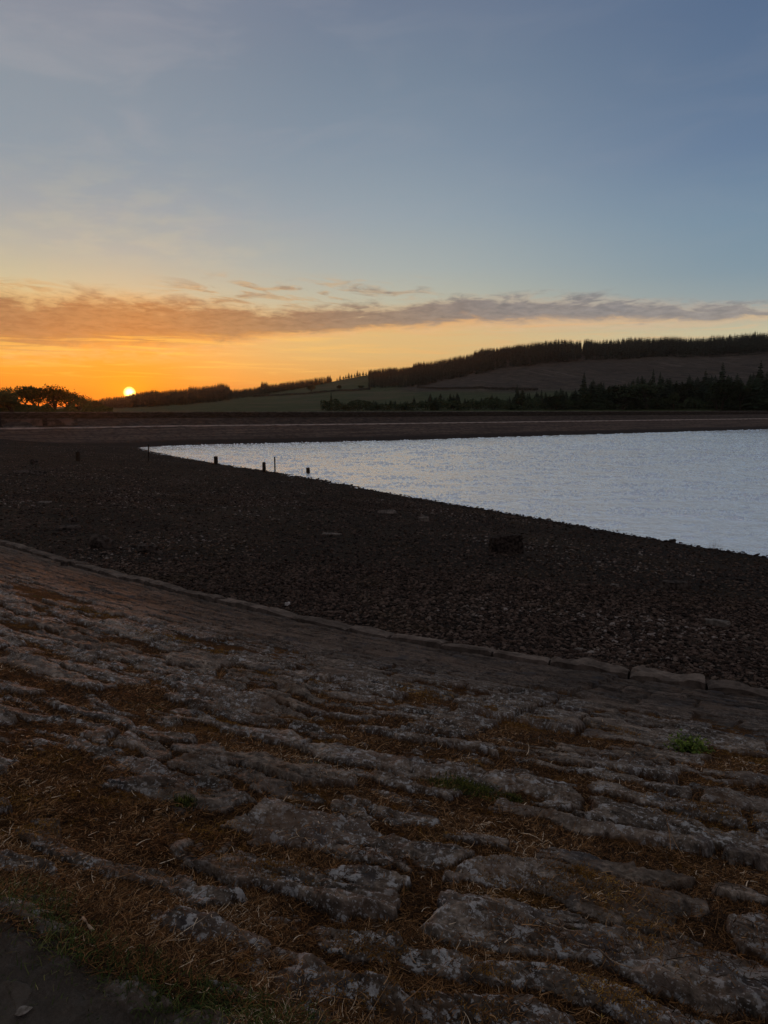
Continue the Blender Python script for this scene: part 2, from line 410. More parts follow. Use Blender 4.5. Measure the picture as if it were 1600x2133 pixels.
# ------------------------------------------------------------------ materials
def material(name):
    m = bpy.data.materials.new(name); m.use_nodes = True; m.node_tree.nodes.clear()
    w = NT(m.node_tree)
    b = w.n('ShaderNodeBsdfPrincipled'); o = w.n('ShaderNodeOutputMaterial'); w.L.new(b.outputs[0], o.inputs[0])
    b.inputs['Roughness'].default_value = 0.85
    b.inputs['Specular IOR Level'].default_value = 0.04
    return m, w, b
def attr(w, name, out='Fac'):
    nd = w.n('ShaderNodeAttribute'); nd.attribute_name = name; return nd.outputs[out]
def bump(w, b, h, dist, strength=1.0):
    nd = w.n('ShaderNodeBump'); w.put(nd.inputs['Height'], h); nd.inputs['Distance'].default_value = dist
    nd.inputs['Strength'].default_value = strength; w.L.new(nd.outputs[0], b.inputs['Normal'])
def simple_mat(name, c1, c2, scale=6.0, rough=0.85, bd=0.01, stretch=(1, 1, 1), detail=5, lo=0.35, hi=0.65):
    m, w, b = material(name)
    p = w.mapv(w.n('ShaderNodeTexCoord').outputs['Object'], stretch)
    n = w.noise(p, scale, detail, 0.6)
    w.put(b.inputs['Base Color'], w.mix(w.ss(n, lo, hi), tuple(c1)+(1,), tuple(c2)+(1,)))
    b.inputs['Roughness'].default_value = rough
    bump(w, b, w.noise(p, scale*3, detail, 0.65), bd)
    return m

def mat_pitching():
    m, w, b = material('weathered_pitching_stone')
    sa = attr(w, 'sa', 'Vector'); P3 = w.n('ShaderNodeNewGeometry').outputs['Position']; lit = attr(w, 'litter'); sid = attr(w, 'stone_id')
    S, A, _ = w.sep(sa)
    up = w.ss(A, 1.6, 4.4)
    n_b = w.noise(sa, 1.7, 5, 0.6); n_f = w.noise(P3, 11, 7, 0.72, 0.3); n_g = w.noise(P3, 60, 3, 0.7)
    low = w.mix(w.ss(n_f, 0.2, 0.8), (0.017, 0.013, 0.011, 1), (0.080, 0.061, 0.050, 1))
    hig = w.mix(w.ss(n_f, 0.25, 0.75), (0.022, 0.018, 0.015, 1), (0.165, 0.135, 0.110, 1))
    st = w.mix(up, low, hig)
    strk = w.noise(w.mapv(sa, (1.6, 8.5, 1)), 1.0, 6, 0.7, 0.6)
    sk = w.ss(strk, 0.32, 0.66, 0.35, 1.45); st = w.mix(1.0, st, w.comb(sk, sk, sk), 'MULTIPLY')
    fl = w.ss(w.noise(P3, 34, 6, 0.75), 0.35, 0.68, 0.45, 1.6); st = w.mix(0.6, st, w.comb(fl, fl, fl), 'MULTIPLY')
    tone = w.m('ADD', w.m('MULTIPLY', sid, 0.8), 0.6)
    st = w.mix(1.0, st, w.comb(tone, tone, tone), 'MULTIPLY')
    st = w.mix(w.m('MULTIPLY', w.ss(n_b, 0.48, 0.66), 0.65), st, w.mix(up, (0.075, 0.053, 0.040, 1), (0.100, 0.076, 0.062, 1)))
    st = w.mix(w.m('MULTIPLY', w.ss(w.noise(w.vm('ADD', sa, (9, 4, 0)), 2.6, 4, 0.6), 0.55, 0.66), 0.6), st, (0.035, 0.036, 0.042, 1))   # dark algae coat
    # pale lichen, in blotches and in dots, on the higher stones only
    nl = w.noise(P3, 17, 5, 0.66, 0.1); nz = w.noise(w.vm('ADD', sa, (31, 17, 0)), 0.85, 3, 0.5)
    nl2 = w.noise(w.vm('ADD', P3, (5, 8, 0)), 62, 4, 0.6)
    zone = w.m('MULTIPLY', w.ss(nz, 0.38, 0.54), up)
    lich = w.m('MULTIPLY', w.ss(nl, 0.55, 0.60), zone)
    lich2 = w.m('MULTIPLY', w.m('MULTIPLY', w.ss(nl2, 0.585, 0.63), 0.85), w.m('MULTIPLY', up, w.ss(nz, 0.30, 0.5)))
    st = w.mix(w.m('MULTIPLY', w.m('MAXIMUM', lich, lich2), 0.88), st, w.mix(n_g, (0.17, 0.175, 0.18, 1), (0.38, 0.38, 0.38, 1)))
    dust = w.m('MULTIPLY', w.ss(w.noise(w.vm('ADD', P3, (2, 9, 4)), 3.2, 6, 0.7), 0.48, 0.66), w.ss(A, 2.4, 5.0))
    st = w.mix(w.m('MULTIPLY', dust, 0.6), st, w.mix(w.noise(P3, 70, 3, 0.7), (0.020, 0.011, 0.006, 1), (0.105, 0.060, 0.032, 1)))
    # litter: needles, dead moss, orange moss
    nf2 = w.noise(P3, 95, 4, 0.75, 0.8); nm = w.noise(w.vm('ADD', sa, (3, 51, 0)), 1.9, 4, 0.6, 0.3); no = w.noise(sa, 16, 5, 0.7)
    brown = w.mix(w.ss(nf2, 0.34, 0.66), (0.005, 0.003, 0.002, 1), (0.110, 0.052, 0.020, 1))
    orange = w.mix(w.ss(nf2, 0.3, 0.7), (0.030, 0.013, 0.003, 1), (0.26, 0.12, 0.026, 1))
    green = w.mix(w.ss(nf2, 0.3, 0.7), (0.012, 0.014, 0.004, 1), (0.10, 0.105, 0.022, 1))
    orm = w.ss(w.m('ADD', nm, w.m('MULTIPLY', w.m('SUBTRACT', no, 0.5), 0.6)), 0.54, 0.62)
    li = w.mix(w.m('MULTIPLY', orm, 0.8), brown, orange)
    li = w.mix(w.m('MULTIPLY', w.ss(w.m('ADD', w.noise(w.vm('ADD', sa, (77, 5, 0)), 1.3, 4, 0.6), w.m('MULTIPLY', w.m('SUBTRACT', no, 0.5), 0.4)), 0.64, 0.70), 0.9), li, green)
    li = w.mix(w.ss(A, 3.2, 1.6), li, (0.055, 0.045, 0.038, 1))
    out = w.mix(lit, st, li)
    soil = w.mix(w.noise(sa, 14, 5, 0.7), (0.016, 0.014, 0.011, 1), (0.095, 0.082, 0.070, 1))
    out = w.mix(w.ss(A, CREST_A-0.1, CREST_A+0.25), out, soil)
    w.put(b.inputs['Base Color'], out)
    w.put(b.inputs['Roughness'], w.m('ADD', w.m('MULTIPLY', lit, 0.2), 0.68))
    hgt = w.m('ADD', w.m('MULTIPLY', n_f, 0.35), w.m('ADD', w.m('MULTIPLY', w.noise(P3, 48, 5, 0.7), 0.40), w.m('MULTIPLY', w.m('MULTIPLY', nf2, lit), 1.2)))
    bump(w, b, hgt, 0.030)
    return m
def mat_gravel():
    m, w, b = material('wet_gravel_bed')
    p = w.n('ShaderNodeNewGeometry').outputs['Position']
    v = w.n('ShaderNodeTexVoronoi'); w.put(v.inputs['Vector'], w.mapv(p, (1, 1, 1))); v.inputs['Scale'].default_value = 13
    cell = w.sep(v.outputs['Color'])[0]
    nb = w.noise(p, 0.22, 4, 0.6)
    c = w.mix(cell, (0.004, 0.003, 0.0026, 1), (0.020, 0.0145, 0.011, 1))
    c = w.mix(w.m('MULTIPLY', w.ss(nb, 0.45, 0.65), 0.5), c, (0.030, 0.022, 0.016, 1))
    w.put(b.inputs['Base Color'], c)
    bump(w, b, w.m('MULTIPLY', w.m('SUBTRACT', 0.6, v.outputs['Distance']), 1.0), 0.05, 0.9)
    return m
def mat_farbank():
    m, w, b = material('far_bank_gravel')
    p = w.n('ShaderNodeNewGeometry').outputs['Position']; d = attr(w, 'bank')
    ns = w.noise(w.comb(w.m('MULTIPLY', w.sep(p)[0], 0.06), w.m('MULTIPLY', d, 1.1), 0.0), 1.0, 6, 0.65, 0.3)
    n2 = w.noise(p, 1.1, 5, 0.7)
    c = w.mix(w.ss(ns, 0.32, 0.68), (0.036, 0.026, 0.022, 1), (0.105, 0.076, 0.062, 1))
    c = w.mix(w.ss(n2, 0.42, 0.66, 0.0, 0.8), c, (0.022, 0.017, 0.014, 1))
    c = w.mix(w.ss(d, 4.2, 2.2), c, (0.022, 0.017, 0.015, 1))
    upc = w.mix(w.ss(w.noise(p, 0.9, 6, 0.7), 0.35, 0.7), (0.018, 0.014, 0.012, 1), (0.075, 0.055, 0.045, 1))
    c = w.mix(w.ss(d, 13.2, 13.8), c, upc)
    c = w.mix(w.ss(d, 19, 21), c, (0.03, 0.04, 0.016, 1))
    w.put(b.inputs['Base Color'], c)
    bump(w, b, w.noise(p, 2.4, 5, 0.7), 0.25)
    return m
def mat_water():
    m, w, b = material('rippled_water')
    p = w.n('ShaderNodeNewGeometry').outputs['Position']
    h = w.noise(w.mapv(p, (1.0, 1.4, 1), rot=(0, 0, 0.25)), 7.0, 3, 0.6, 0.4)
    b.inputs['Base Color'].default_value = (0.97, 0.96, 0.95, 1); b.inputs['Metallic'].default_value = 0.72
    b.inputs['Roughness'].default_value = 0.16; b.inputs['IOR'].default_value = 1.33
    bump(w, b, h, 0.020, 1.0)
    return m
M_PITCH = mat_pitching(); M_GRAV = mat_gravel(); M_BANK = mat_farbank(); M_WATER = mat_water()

# ------------------------------------------------------------------ ground
def radii():
    r = [0.7]
    while r[-1] < 330:
        q = r[-1]
        k = 0.0027 if q < 4.5 else 0.0036 if q < 9 else 0.0055 if q < 25 else 0.011
        r.append(q*(1+k))
    return np.array(r)
R_ = radii(); T_ = np.radians(np.linspace(-52, 50, 900))
RR, TT = np.meshgrid(R_, T_, indexing='ij')
gx = (RR*np.sin(TT)).ravel(); gy = (RR*np.cos(TT)).ravel()
G = terrain(gx, gy)
gz = G['z'].copy()
gv = np.stack([gx, gy, gz], 1)
nr, nt = RR.shape
ii = np.arange(nr-1)[:, None]*nt + np.arange(nt-1)[None, :]
quads = np.stack([ii, ii+1, ii+nt+1, ii+nt], -1).reshape(-1, 4)[:, ::-1]
qz = G['zone'][quads].max(1)
qz = np.where((G['zone'][quads] == 2).any(1), 2, np.where((G['zone'][quads] == 1).any(1), 1, G['zone'][quads[:, 0]]))
keep = ~((G['b'][quads] < -3).all(1) & (G['d'][quads] < -3).all(1) & (qz == 1))
sa3 = np.stack([G['s'], G['a'], np.zeros_like(gx)], 1)
def sub(name, msk, mat, attrs):
    q = quads[msk]; used = np.unique(q); remap = np.full(len(gx), -1, np.int64); remap[used] = np.arange(len(used))
    return npmesh(name, gv[used], remap[q], mat, True, {k: v[used] for k, v in attrs.items()})
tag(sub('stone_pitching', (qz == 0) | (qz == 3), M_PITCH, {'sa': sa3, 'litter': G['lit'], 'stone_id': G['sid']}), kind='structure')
tag(sub('gravel_beach', (qz == 1) & keep, M_GRAV, {}), kind='structure')
tag(sub('far_bank', (qz == 2), M_BANK, {'bank': G['d']}), kind='structure')

# water: rippled surface in view, cut behind both shores by the ground above it
def wave(x, y):
    r = np.hypot(x, y)
    gust = 0.55+0.9*fbm(x*0.05, y*0.09, 3, 150)
    h = (fbm(x*2.6+y*0.3, y*3.4-x*0.3, 3, 151, 0.65)-0.5)*0.070
    h = h + (fbm(x*0.75-y*0.2, y*1.15+x*0.25, 2, 153)-0.5)*0.07
    h = h*gust*np.clip(r/75, 0.6, 1.6)
    h = h + sstep(np.abs(fbm(x*0.7+y*0.15, y*2.3, 3, 157)-0.5), 0.030, 0.0)*0.085*np.clip(r/60, 0.6, 2.0)*sstep(fbm(x*0.3, y*0.5, 2, 159), 0.45, 0.6)
    return h
wr = [22.0]
while wr[-1] < 330: wr.append(wr[-1]*1.0026)
wr = np.array(wr); wt = np.radians(np.linspace(-24, 42, 900))
WR, WT = np.meshgrid(wr, wt, indexing='ij'); wxx = (WR*np.sin(WT)).ravel(); wyy = (WR*np.cos(WT)).ravel()
d1, _, s1 = polydist(SHORE, wxx, wyy); d2, _, s2 = polydist(FAR, wxx, wyy)
inside = (-d1*s1 < 2.5) & (-d2*s2 < 2.5)
wi = np.arange(len(wr)-1)[:, None]*900+np.arange(899)[None, :]; wq = np.stack([wi, wi+1, wi+901, wi+900], -1).reshape(-1, 4)[:, ::-1]
wq = wq[inside[wq].any(1)]; used_ = np.unique(wq); rm = np.full(len(wxx), -1, np.int64); rm[used_] = np.arange(len(used_))
wv = np.stack([wxx, wyy, WATER+wave(wxx, wyy)], 1)[used_]
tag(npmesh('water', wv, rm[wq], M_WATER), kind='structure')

# ------------------------------------------------------------------ hills beyond the crest
RIDGE_R = 880.0
_rx = [-500, -200, 0, 200, 300, 400, 480, 560, 620, 700, 760, 860, 985, 1000, 1100, 1200, 1400, 1600, 1900, 2300]
_ry = [850, 850, 849, 846, 838, 829, 822, 815, 806, 795, 784, 776, 757, 751, 742, 738, 730, 722, 712, 712]
def px_of_az(az):            # az radians -> photo x on the horizon row
    return 800 + FPX*np.tan(az)*ray(800, 853)[1]
def hill_y(px, r):
    """photo row of the hill's surface at a distance: the land climbs steadily from the dam to the ridge"""
    yr = np.interp(px, _rx, _ry)
    f = np.clip((r-300)/(RIDGE_R-300), 0, 1)**0.92
    return 857 + (yr-857)*f
def hill_z(x, y, rough=True):
    r = np.hypot(x, y); az = np.arctan2(x, y); px = px_of_az(np.clip(az, -1.1, 1.1))
    yy = hill_y(px, r)
    el = (852.9-yy)/FPX/np.sqrt(1+np.tan(az)**2)
    z = el*r
    over = np.maximum(r-RIDGE_R-40, 0)
    z = z - over*0.09
    if rough:
        f = sstep(r, 300, 420)
        z = z + ((fbm(x*0.012, y*0.012, 3, 201)-0.5)*5.0 + (fbm(x*0.07, y*0.07, 4, 203)-0.5)*1.1)*f*np.where(px > 1000, 1.0, 0.55)
    return z
def mat_hill():
    m, w, b = material('hill_grass_and_moor')
    p = w.n('ShaderNodeNewGeometry').outputs['Position']; moor = attr(w, 'moor'); ter = attr(w, 'terr')
    n1 = w.noise(w.mapv(p, (1, 1, 2)), 0.02, 5, 0.6); n2 = w.noise(w.mapv(p, (1, 0.5, 1)), 0.12, 8, 0.78)
    green = w.mix(w.ss(n2, 0.3, 0.7), (0.018, 0.025, 0.010, 1), (0.038, 0.049, 0.020, 1))
    green = w.mix(w.ss(n1, 0.5, 0.7), green, (0.055, 0.047, 0.028, 1))
    br = w.mix(w.ss(n2, 0.35, 0.7), (0.018, 0.0135, 0.011, 1), (0.060, 0.045, 0.034, 1))
    nt_ = w.noise(w.comb(w.m('MULTIPLY', w.sep(ter)[0], 0.035), w.m('MULTIPLY', w.sep(ter)[1], 0.10), 0.0), 1.0, 6, 0.72, 1.8)
    br = w.mix(w.m('MULTIPLY', w.m('MULTIPLY', w.ss(nt_, 0.55, 0.60), w.ss(w.sep(ter)[0], 1150, 1400, 0.25, 1.0)), w.ss(w.noise(p, 0.02, 4, 0.6), 0.44, 0.58)), br, (0.20, 0.165, 0.14, 1))
    br = w.mix(w.m('MULTIPLY', w.ss(nt_, 0.47, 0.40), 0.7), br, (0.022, 0.018, 0.018, 1))
    w.put(b.inputs['Base Color'], w.mix(moor, green, br))
    bump(w, b, n2, 1.2)
    return m
ra = np.concatenate([np.linspace(150, 300, 12), np.linspace(306, 960, 150), np.linspace(980, 1330, 12)]); ta = np.radians(np.linspace(-58, 58, 520))
A_, B_ = np.meshgrid(ra, ta, indexing='ij')
hx = (A_*np.sin(B_)).ravel(); hy = (A_*np.cos(B_)).ravel()
_d, _, _s = polydist(FAR, hx, hy)
hzv = hill_z(hx, hy); hd = -_d*_s
hzv = np.where(hd < 45, np.minimum(hzv, -4.5), hzv) 
hpx = px_of_az(np.arctan2(hx, hy)); hrow = hill_y(hpx, np.hypot(hx, hy))
moor = sstep(hpx + (fbm(hx*0.01, hy*0.01, 3, 210)-0.5)*60, 830, 880)*sstep(hrow, 822, 809)
hi_ = np.arange(len(ra)-1)[:, None]*len(ta)+np.arange(len(ta)-1)[None, :]
hq = np.stack([hi_, hi_+1, hi_+len(ta)+1, hi_+len(ta)], -1).reshape(-1, 4)[:, ::-1]
hq = hq[(hd[hq] > 20).any(1)]
M_HILL = mat_hill()
tag(npmesh('hills', np.stack([hx, hy, hzv], 1), hq, M_HILL, True, {'moor': moor, 'terr': np.stack([hpx, np.hypot(hx, hy), hx*0], 1)}), kind='structure')
def on_hill(px, row):
    """ground point on the hill seen at photo (px,row)"""
    r = np.linspace(300, RIDGE_R, 1200); y = hill_y(px, r); k = int(np.argmax(y <= row)) if (y <= row).any() else len(r)-1
    az = math.atan((px-800)/FPX/ray(800, 853)[1]); x = r[k]*math.sin(az); yv = r[k]*math.cos(az)
    return x, yv, float(hill_z(np.array([x]), np.array([yv]))[0])
def at_range(px, r):
    az = math.atan((px-800)/FPX/ray(800, 853)[1]); x = r*math.sin(az); y = r*math.cos(az)
    return x, y, float(hill_z(np.array([x]), np.array([y]))[0])

# ------------------------------------------------------------------ conifers
def foliage_mat(name, c1, c2, sc=0.6):
    m, w, b = material(name)
    g = w.n('ShaderNodeNewGeometry'); n = w.noise(g.outputs['Position'], sc, 3, 0.6)
    oi = w.n('ShaderNodeObjectInfo').outputs['Random']
    f = w.m('ADD', w.m('MULTIPLY', w.ss(n, 0.3, 0.7), 0.6), w.m('MULTIPLY', oi, 0.4))
    w.put(b.inputs['Base Color'], w.mix(f, tuple(c1)+(1,), tuple(c2)+(1,)))
    return m
M_CONIFER = foliage_mat('dark_spruce_needles', (0.008, 0.014, 0.010), (0.026, 0.044, 0.024))
M_FOREST = foliage_mat('distant_spruce_needles', (0.009, 0.013, 0.012), (0.022, 0.030, 0.022), 0.05)
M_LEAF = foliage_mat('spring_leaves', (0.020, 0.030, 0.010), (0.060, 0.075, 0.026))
M_DLEAF = foliage_mat('dark_plantation_leaves', (0.008, 0.013, 0.007), (0.028, 0.040, 0.018))  # darker leaf green than the trees at left
M_BARK = simple_mat('bark', (0.02, 0.016, 0.013), (0.06, 0.048, 0.038), 3, stretch=(1, 1, 0.3))
def conifer_arrays(seed, levels=16, per=8, detail=2, width=0.19, bare=0.10, thin=0.0):
    """a unit-height spruce: trunk and drooping boughs of ragged needle sprays"""
    r = random.Random(seed); V = []; F = []
    n = 5
    for k in range(3):
        z = [0, 0.5, 1.0][k]; rad = [0.016, 0.009, 0.0015][k]
        for j in range(n): V.append((rad*math.cos(6.283*j/n), rad*math.sin(6.283*j/n), z))
    for k in range(2):
        for j in range(n): a = k*n+j; b_ = k*n+(j+1) % n; F.append((a, b_, b_+n)); F.append((a, b_+n, a+n))
    lean = r.uniform(-0.02, 0.02)
    for i in range(levels):
        t = i/(levels-1); z = bare + (0.985-bare)*t**0.95
        R = width*(1-t)**0.82*(0.9+0.25*r.random()) + 0.006
        if t < 0.12: R *= 0.75+2*t
        for j in range(per):
            if r.random() < thin: continue
            a = 6.283*(j/per) + r.uniform(-0.35, 0.35) + i*0.7
            L = R*r.uniform(0.62, 1.22); dz = -L*r.uniform(0.10, 0.45) + (0.25*L if t > 0.8 else 0)
            z0 = z+r.uniform(-0.012, 0.012)
            ca, sa_ = math.cos(a), math.sin(a); wv_ = L*r.uniform(0.26, 0.42)+0.004
            base = len(V)
            mx, my, mz = ca*L*0.55, sa_*L*0.55, z0+dz*0.4
            V.append((lean*z, 0, z0+0.014)); V.append((mx-sa_*wv_, my+ca*wv_, mz-0.012)); V.append((mx+sa_*wv_, my-ca*wv_, mz-0.012)); V.append((ca*L, sa_*L, z0+dz))
            F.append((base, base+1, base+3)); F.append((base, base+3, base+2))
            if detail > 1:
                b2 = len(V); hgt = L*0.22+0.01
                V.append((0, 0, z0-0.01)); V.append((mx, my, mz-hgt)); V.append((ca*L*0.9, sa_*L*0.9, z0+dz-0.01))
                F.append((b2, b2+1, b2+2))
    return np.array(V, float), np.array(F, np.int64)
def broadleaf_arrays(seed, H=1.0, spread=0.42, leaves=900, leafsize=0.02, trunk=0.18):
    """trunk and limbs, then leaf faces clustered on the twigs (two arrays)"""
    r = random.Random(seed); TV = []; TF = []; tips = []
    def tube(p, q, r0, r1):
        p = Vector(p); q = Vector(q); ax = (q-p).normalized(); u = ax.orthogonal().normalized(); v = ax.cross(u); b_ = len(TV)
        for (c, rad) in ((p, r0), (q, r1)):
            for j in range(4): TV.append(tuple(c+u*rad*math.cos(1.571*j)+v*rad*math.sin(1.571*j)))
        for j in range(4): a = b_+j; c2 = b_+(j+1) % 4; TF.append((a, c2, c2+4)); TF.append((a, c2+4, a+4))
    def grow(p, dirv, L, rad, lev):
        q = p+dirv*L; tube(p, q, rad, rad*0.68)
        if lev >= 1: tips.append((q, L))
        if lev >= 6: return
        for _ in range(3 if lev < 3 else 2):
            d2 = (dirv + Vector((r.gauss(0, 0.55), r.gauss(0, 0.55), r.gauss(0.22, 0.34)))).normalized()
            d2.z = max(d2.z, -0.15)
            d2.x *= 1+spread*0.2; d2.y *= 1+spread*0.2
            grow(q, d2.normalized(), L*r.uniform(0.62, 0.86), rad*0.62, lev+1)
    for _ in range(2 if r.random() < 0.5 else 1):
        grow(Vector((r.uniform(-.03, .03), 0, 0)), Vector((r.gauss(0, 0.12), r.gauss(0, 0.12), 1)).normalized(), trunk+0.06, 0.022, 0)
    LV = []; LF = []
    for _ in range(leaves):
        q, L = r.choice(tips); c = q+Vector((r.gauss(0, 1), r.gauss(0, 1), r.gauss(0, 1)))*L*0.75
        u = Vector((r.gauss(0, 1), r.gauss(0, 1), r.gauss(0, 1))).normalized()*leafsize*r.uniform(0.6, 1.4); v = u.orthogonal()*r.uniform(0.4, 0.9)
        b_ = len(LV); LV += [tuple(c-u), tuple(c+v), tuple(c+u), tuple(c-v)]; LF.append((b_, b_+1, b_+2, b_+3))
    TV = np.array(TV); LV = np.array(LV); s = H/max(LV[:, 2].max(), TV[:, 2].max())
    return TV*s, np.array(TF), LV*s, np.array(LF)

# far-off forest on the ridge: one mass
def front_row(px):      # lower edge of the ridge forest, photo rows
    return np.interp(px, [150, 200, 370, 500, 560, 600, 640, 690, 764, 766, 860, 1000, 1060, 1200, 1400, 1600, 2000],
                     [852, 850, 846, 830, 822, 814, 806, 797, 700, 809, 806, 778, 765, 754, 745, 735, 722])
FV = [conifer_arrays(50+i, 9, 6, 1, 0.17+0.05*(i % 3), 0.12) for i in range(6)]
def build_forest():
    Vs = []; Fs = []; nb = 0
    r = random.Random(3); cnt = 0
    pts = []
    az0 = math.atan((190-800)/FPX); az1 = math.atan((1900-800)/FPX)
    while cnt < 8500:
        az = r.uniform(az0, az1); px = float(px_of_az(az)); rad = r.uniform(560, RIDGE_R+45)
        if r.random() < 0.30: rad = RIDGE_R + r.uniform(-40, 20)
        row = float(hill_y(px, rad))
        if px < 690 and r.random() < 0.2: continue
        if 690 < px < 768: continue
        if 1205.5 < px < 1210 or 1259 < px < 1261: continue
        if row > float(front_row(px)): continue
        hgt = 12.5 if px < 560 else 9.5 if px < 690 else 8.0 if px < 860 else 11.5 if px < 985 else 14.5
        if px < 330: hgt = 8.5 + (px-200)/130*4
        if 395 < px < 475: hgt *= 1.15
        if 480 < px < 545: hgt *= 0.62
        pts.append((az, rad, hgt*(0.86+0.24*r.random()**1.5)*(0.9+0.2*float(vnoise(np.array([px*0.05]), np.array([2.0]), 9)[0])))); cnt += 1
    for az, rad, h in pts:
        x = rad*math.sin(az); y = rad*math.cos(az)
        z = float(hill_z(np.array([x]), np.array([y]))[0])-0.3
        v, f = FV[r.randrange(6)]; a = r.uniform(0, 6.28); ca, sa_ = math.cos(a), math.sin(a); wd = h*r.uniform(0.75, 1.25)
        q = np.stack([(v[:, 0]*ca-v[:, 1]*sa_)*wd+x, (v[:, 0]*sa_+v[:, 1]*ca)*wd+y, v[:, 2]*h+z], 1)
        Vs.append(q); Fs.append(f+nb); nb += len(q)
    o = npmesh('distant_forest', np.concatenate(Vs), np.concatenate(Fs), M_FOREST, False)
    tag(o, 'dark spiky conifer forest along the ridge of the far hills', 'forest', kind='stuff')
build_forest()

def clone(o, **kw):
    c = o.copy(); C.objects.link(c)
    for ch in list(o.children):
        k = ch.copy(); C.objects.link(k); k.parent = c
    return c
# plantation behind the dam, every tree on its own
def top_row(px):
    return np.interp(px, [660, 672, 690, 712, 740, 780, 820, 860, 910, 960, 1000, 1030, 1060, 1076, 1110, 1150, 1196, 1214, 1240, 1290, 1330, 1356, 1372, 1400, 1440, 1466, 1490, 1502, 1520, 1542, 1570, 1592, 1612, 1900],
                     [852, 838, 826, 834, 831, 832, 832, 825, 816, 816, 826, 817, 814, 807, 810, 808, 800, 792, 790, 789, 782, 780, 780, 787, 780, 777, 779, 776, 778, 778, 774, 772, 774, 765])
def two_part(name, v, f):
    r_ = empty(name, (0, 0, 0)); npmesh('trunk', v[:15], f[:20], M_BARK, False, parent=r_)
    npmesh('crown', v[15:], f[20:]-15, M_CONIFER, False, parent=r_); return r_
PROTO = []
for i in range(7):
    v, f = conifer_arrays(200+i, 20, 9, 2, [0.19, 0.23, 0.17, 0.26, 0.21, 0.15, 0.24][i], 0.03, 0.08)
    PROTO.append(two_part('conifer_tree', v, f))
used = set()
def put_conifer(px, rad, h, wide=1.0, label=None, group=None, proto=None):
    i = random.randrange(7) if proto is None else proto
    if i in used: o = clone(PROTO[i])
    else: o = PROTO[i]; used.add(i)
    x, y, z = at_range(px, rad)
    o.location = (x, y, z-0.2); o.rotation_euler = (0, 0, random.uniform(0, 6.28)); o.scale = (h*wide, h*wide, h)
    if group: tag(o, label, 'tree', group)
    else:
        if 'group' in o.keys(): del o['group']
        tag(o, label, 'tree')
    return o
rp = random.Random(11)
special = [(690, 352, 816, 'small pointed conifer at the left end of the plantation behind the dam'),
           (1214, 372, 775, 'tall slim conifer rising above the middle of the plantation'),
           (1357, 368, 769, 'left of two close tall conifers standing above the plantation'),
           (1371, 372, 775, 'right and lower of two close conifers standing above the plantation'),
           (1500, 360, 756, 'broad open-branched conifer, tallest in the plantation behind the dam'),
           (1578, 362, 752, 'tall dark conifer near the right end of the plantation'),
           (1465, 372, 770, 'narrow conifer just left of the broad tallest one'),
           (1076, 374, 800, 'slender conifer above the left half of the plantation')]
for px, rad, row, lab in special:
    x, y, z = at_range(px, rad); el = (852.9-row)/FPX/math.sqrt(1+((px-800)/FPX)**2)
    put_conifer(px, rad, el*rad-z, 1.0 if 'broad' not in lab else 1.25, lab)
for k in range(268):
    q = (k+0.5)/268; px = 672 + (1720-672)*q**0.9 + rp.uniform(-8, 8)
    rad = rp.uniform(318, 395)
    x, y, z = at_range(px, rad)
    row = float(top_row(px)) + rp.uniform(-3, 16)*(0.6 if px < 1000 else 1.0) + (395-rad)*0.10
    el = (852.9-row)/FPX/math.sqrt(1+((px-800)/FPX)**2); h = max(el*rad-z, 3.0)
    put_conifer(px, rad, h, rp.uniform(1.3, 2.5), 'dark conifer in the dense plantation behind the far embankment', 'conifers in the plantation behind the dam')
# paler broadleaf trees among them
BL = []
for i in range(4):
    tv, tf, lv, lf = broadleaf_arrays(300+i, 1.0, 0.5, 1500, 0.022, 0.10)
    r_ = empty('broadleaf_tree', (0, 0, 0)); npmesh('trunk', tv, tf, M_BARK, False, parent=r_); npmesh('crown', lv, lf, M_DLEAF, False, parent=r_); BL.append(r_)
bu = set()
def put_broad(px, rad, h, wide, label, group=None, zb=None, i=None):
    i = random.randrange(len(BL)) if i is None else i
    if i in bu: o = clone(BL[i])
    else: o = BL[i]; bu.add(i)
    x, y, z = at_range(px, rad)
    if zb is not None: z = zb
    o.location = (x, y, z-0.1); o.rotation_euler = (0, 0, random.uniform(0, 6.28)); o.scale = (h*wide, h*wide, h)
    if 'group' in o.keys(): del o['group']
    return tag(o, label, 'tree', group)
for k in range(26):
    px = rp.choice([rp.uniform(700, 1180), rp.uniform(1200, 1640)]); rad = rp.uniform(312, 330)
    row = float(top_row(px)) + rp.uniform(12, 32); x, y, z = at_range(px, rad); el = (852.9-row)/FPX/math.sqrt(1+((px-800)/FPX)**2)
    put_broad(px, rad, max(el*rad-z, 2.5), rp.uniform(0.9, 1.3), 'rounded greener broadleaf tree among the plantation conifers', 'broadleaf trees among the conifers')
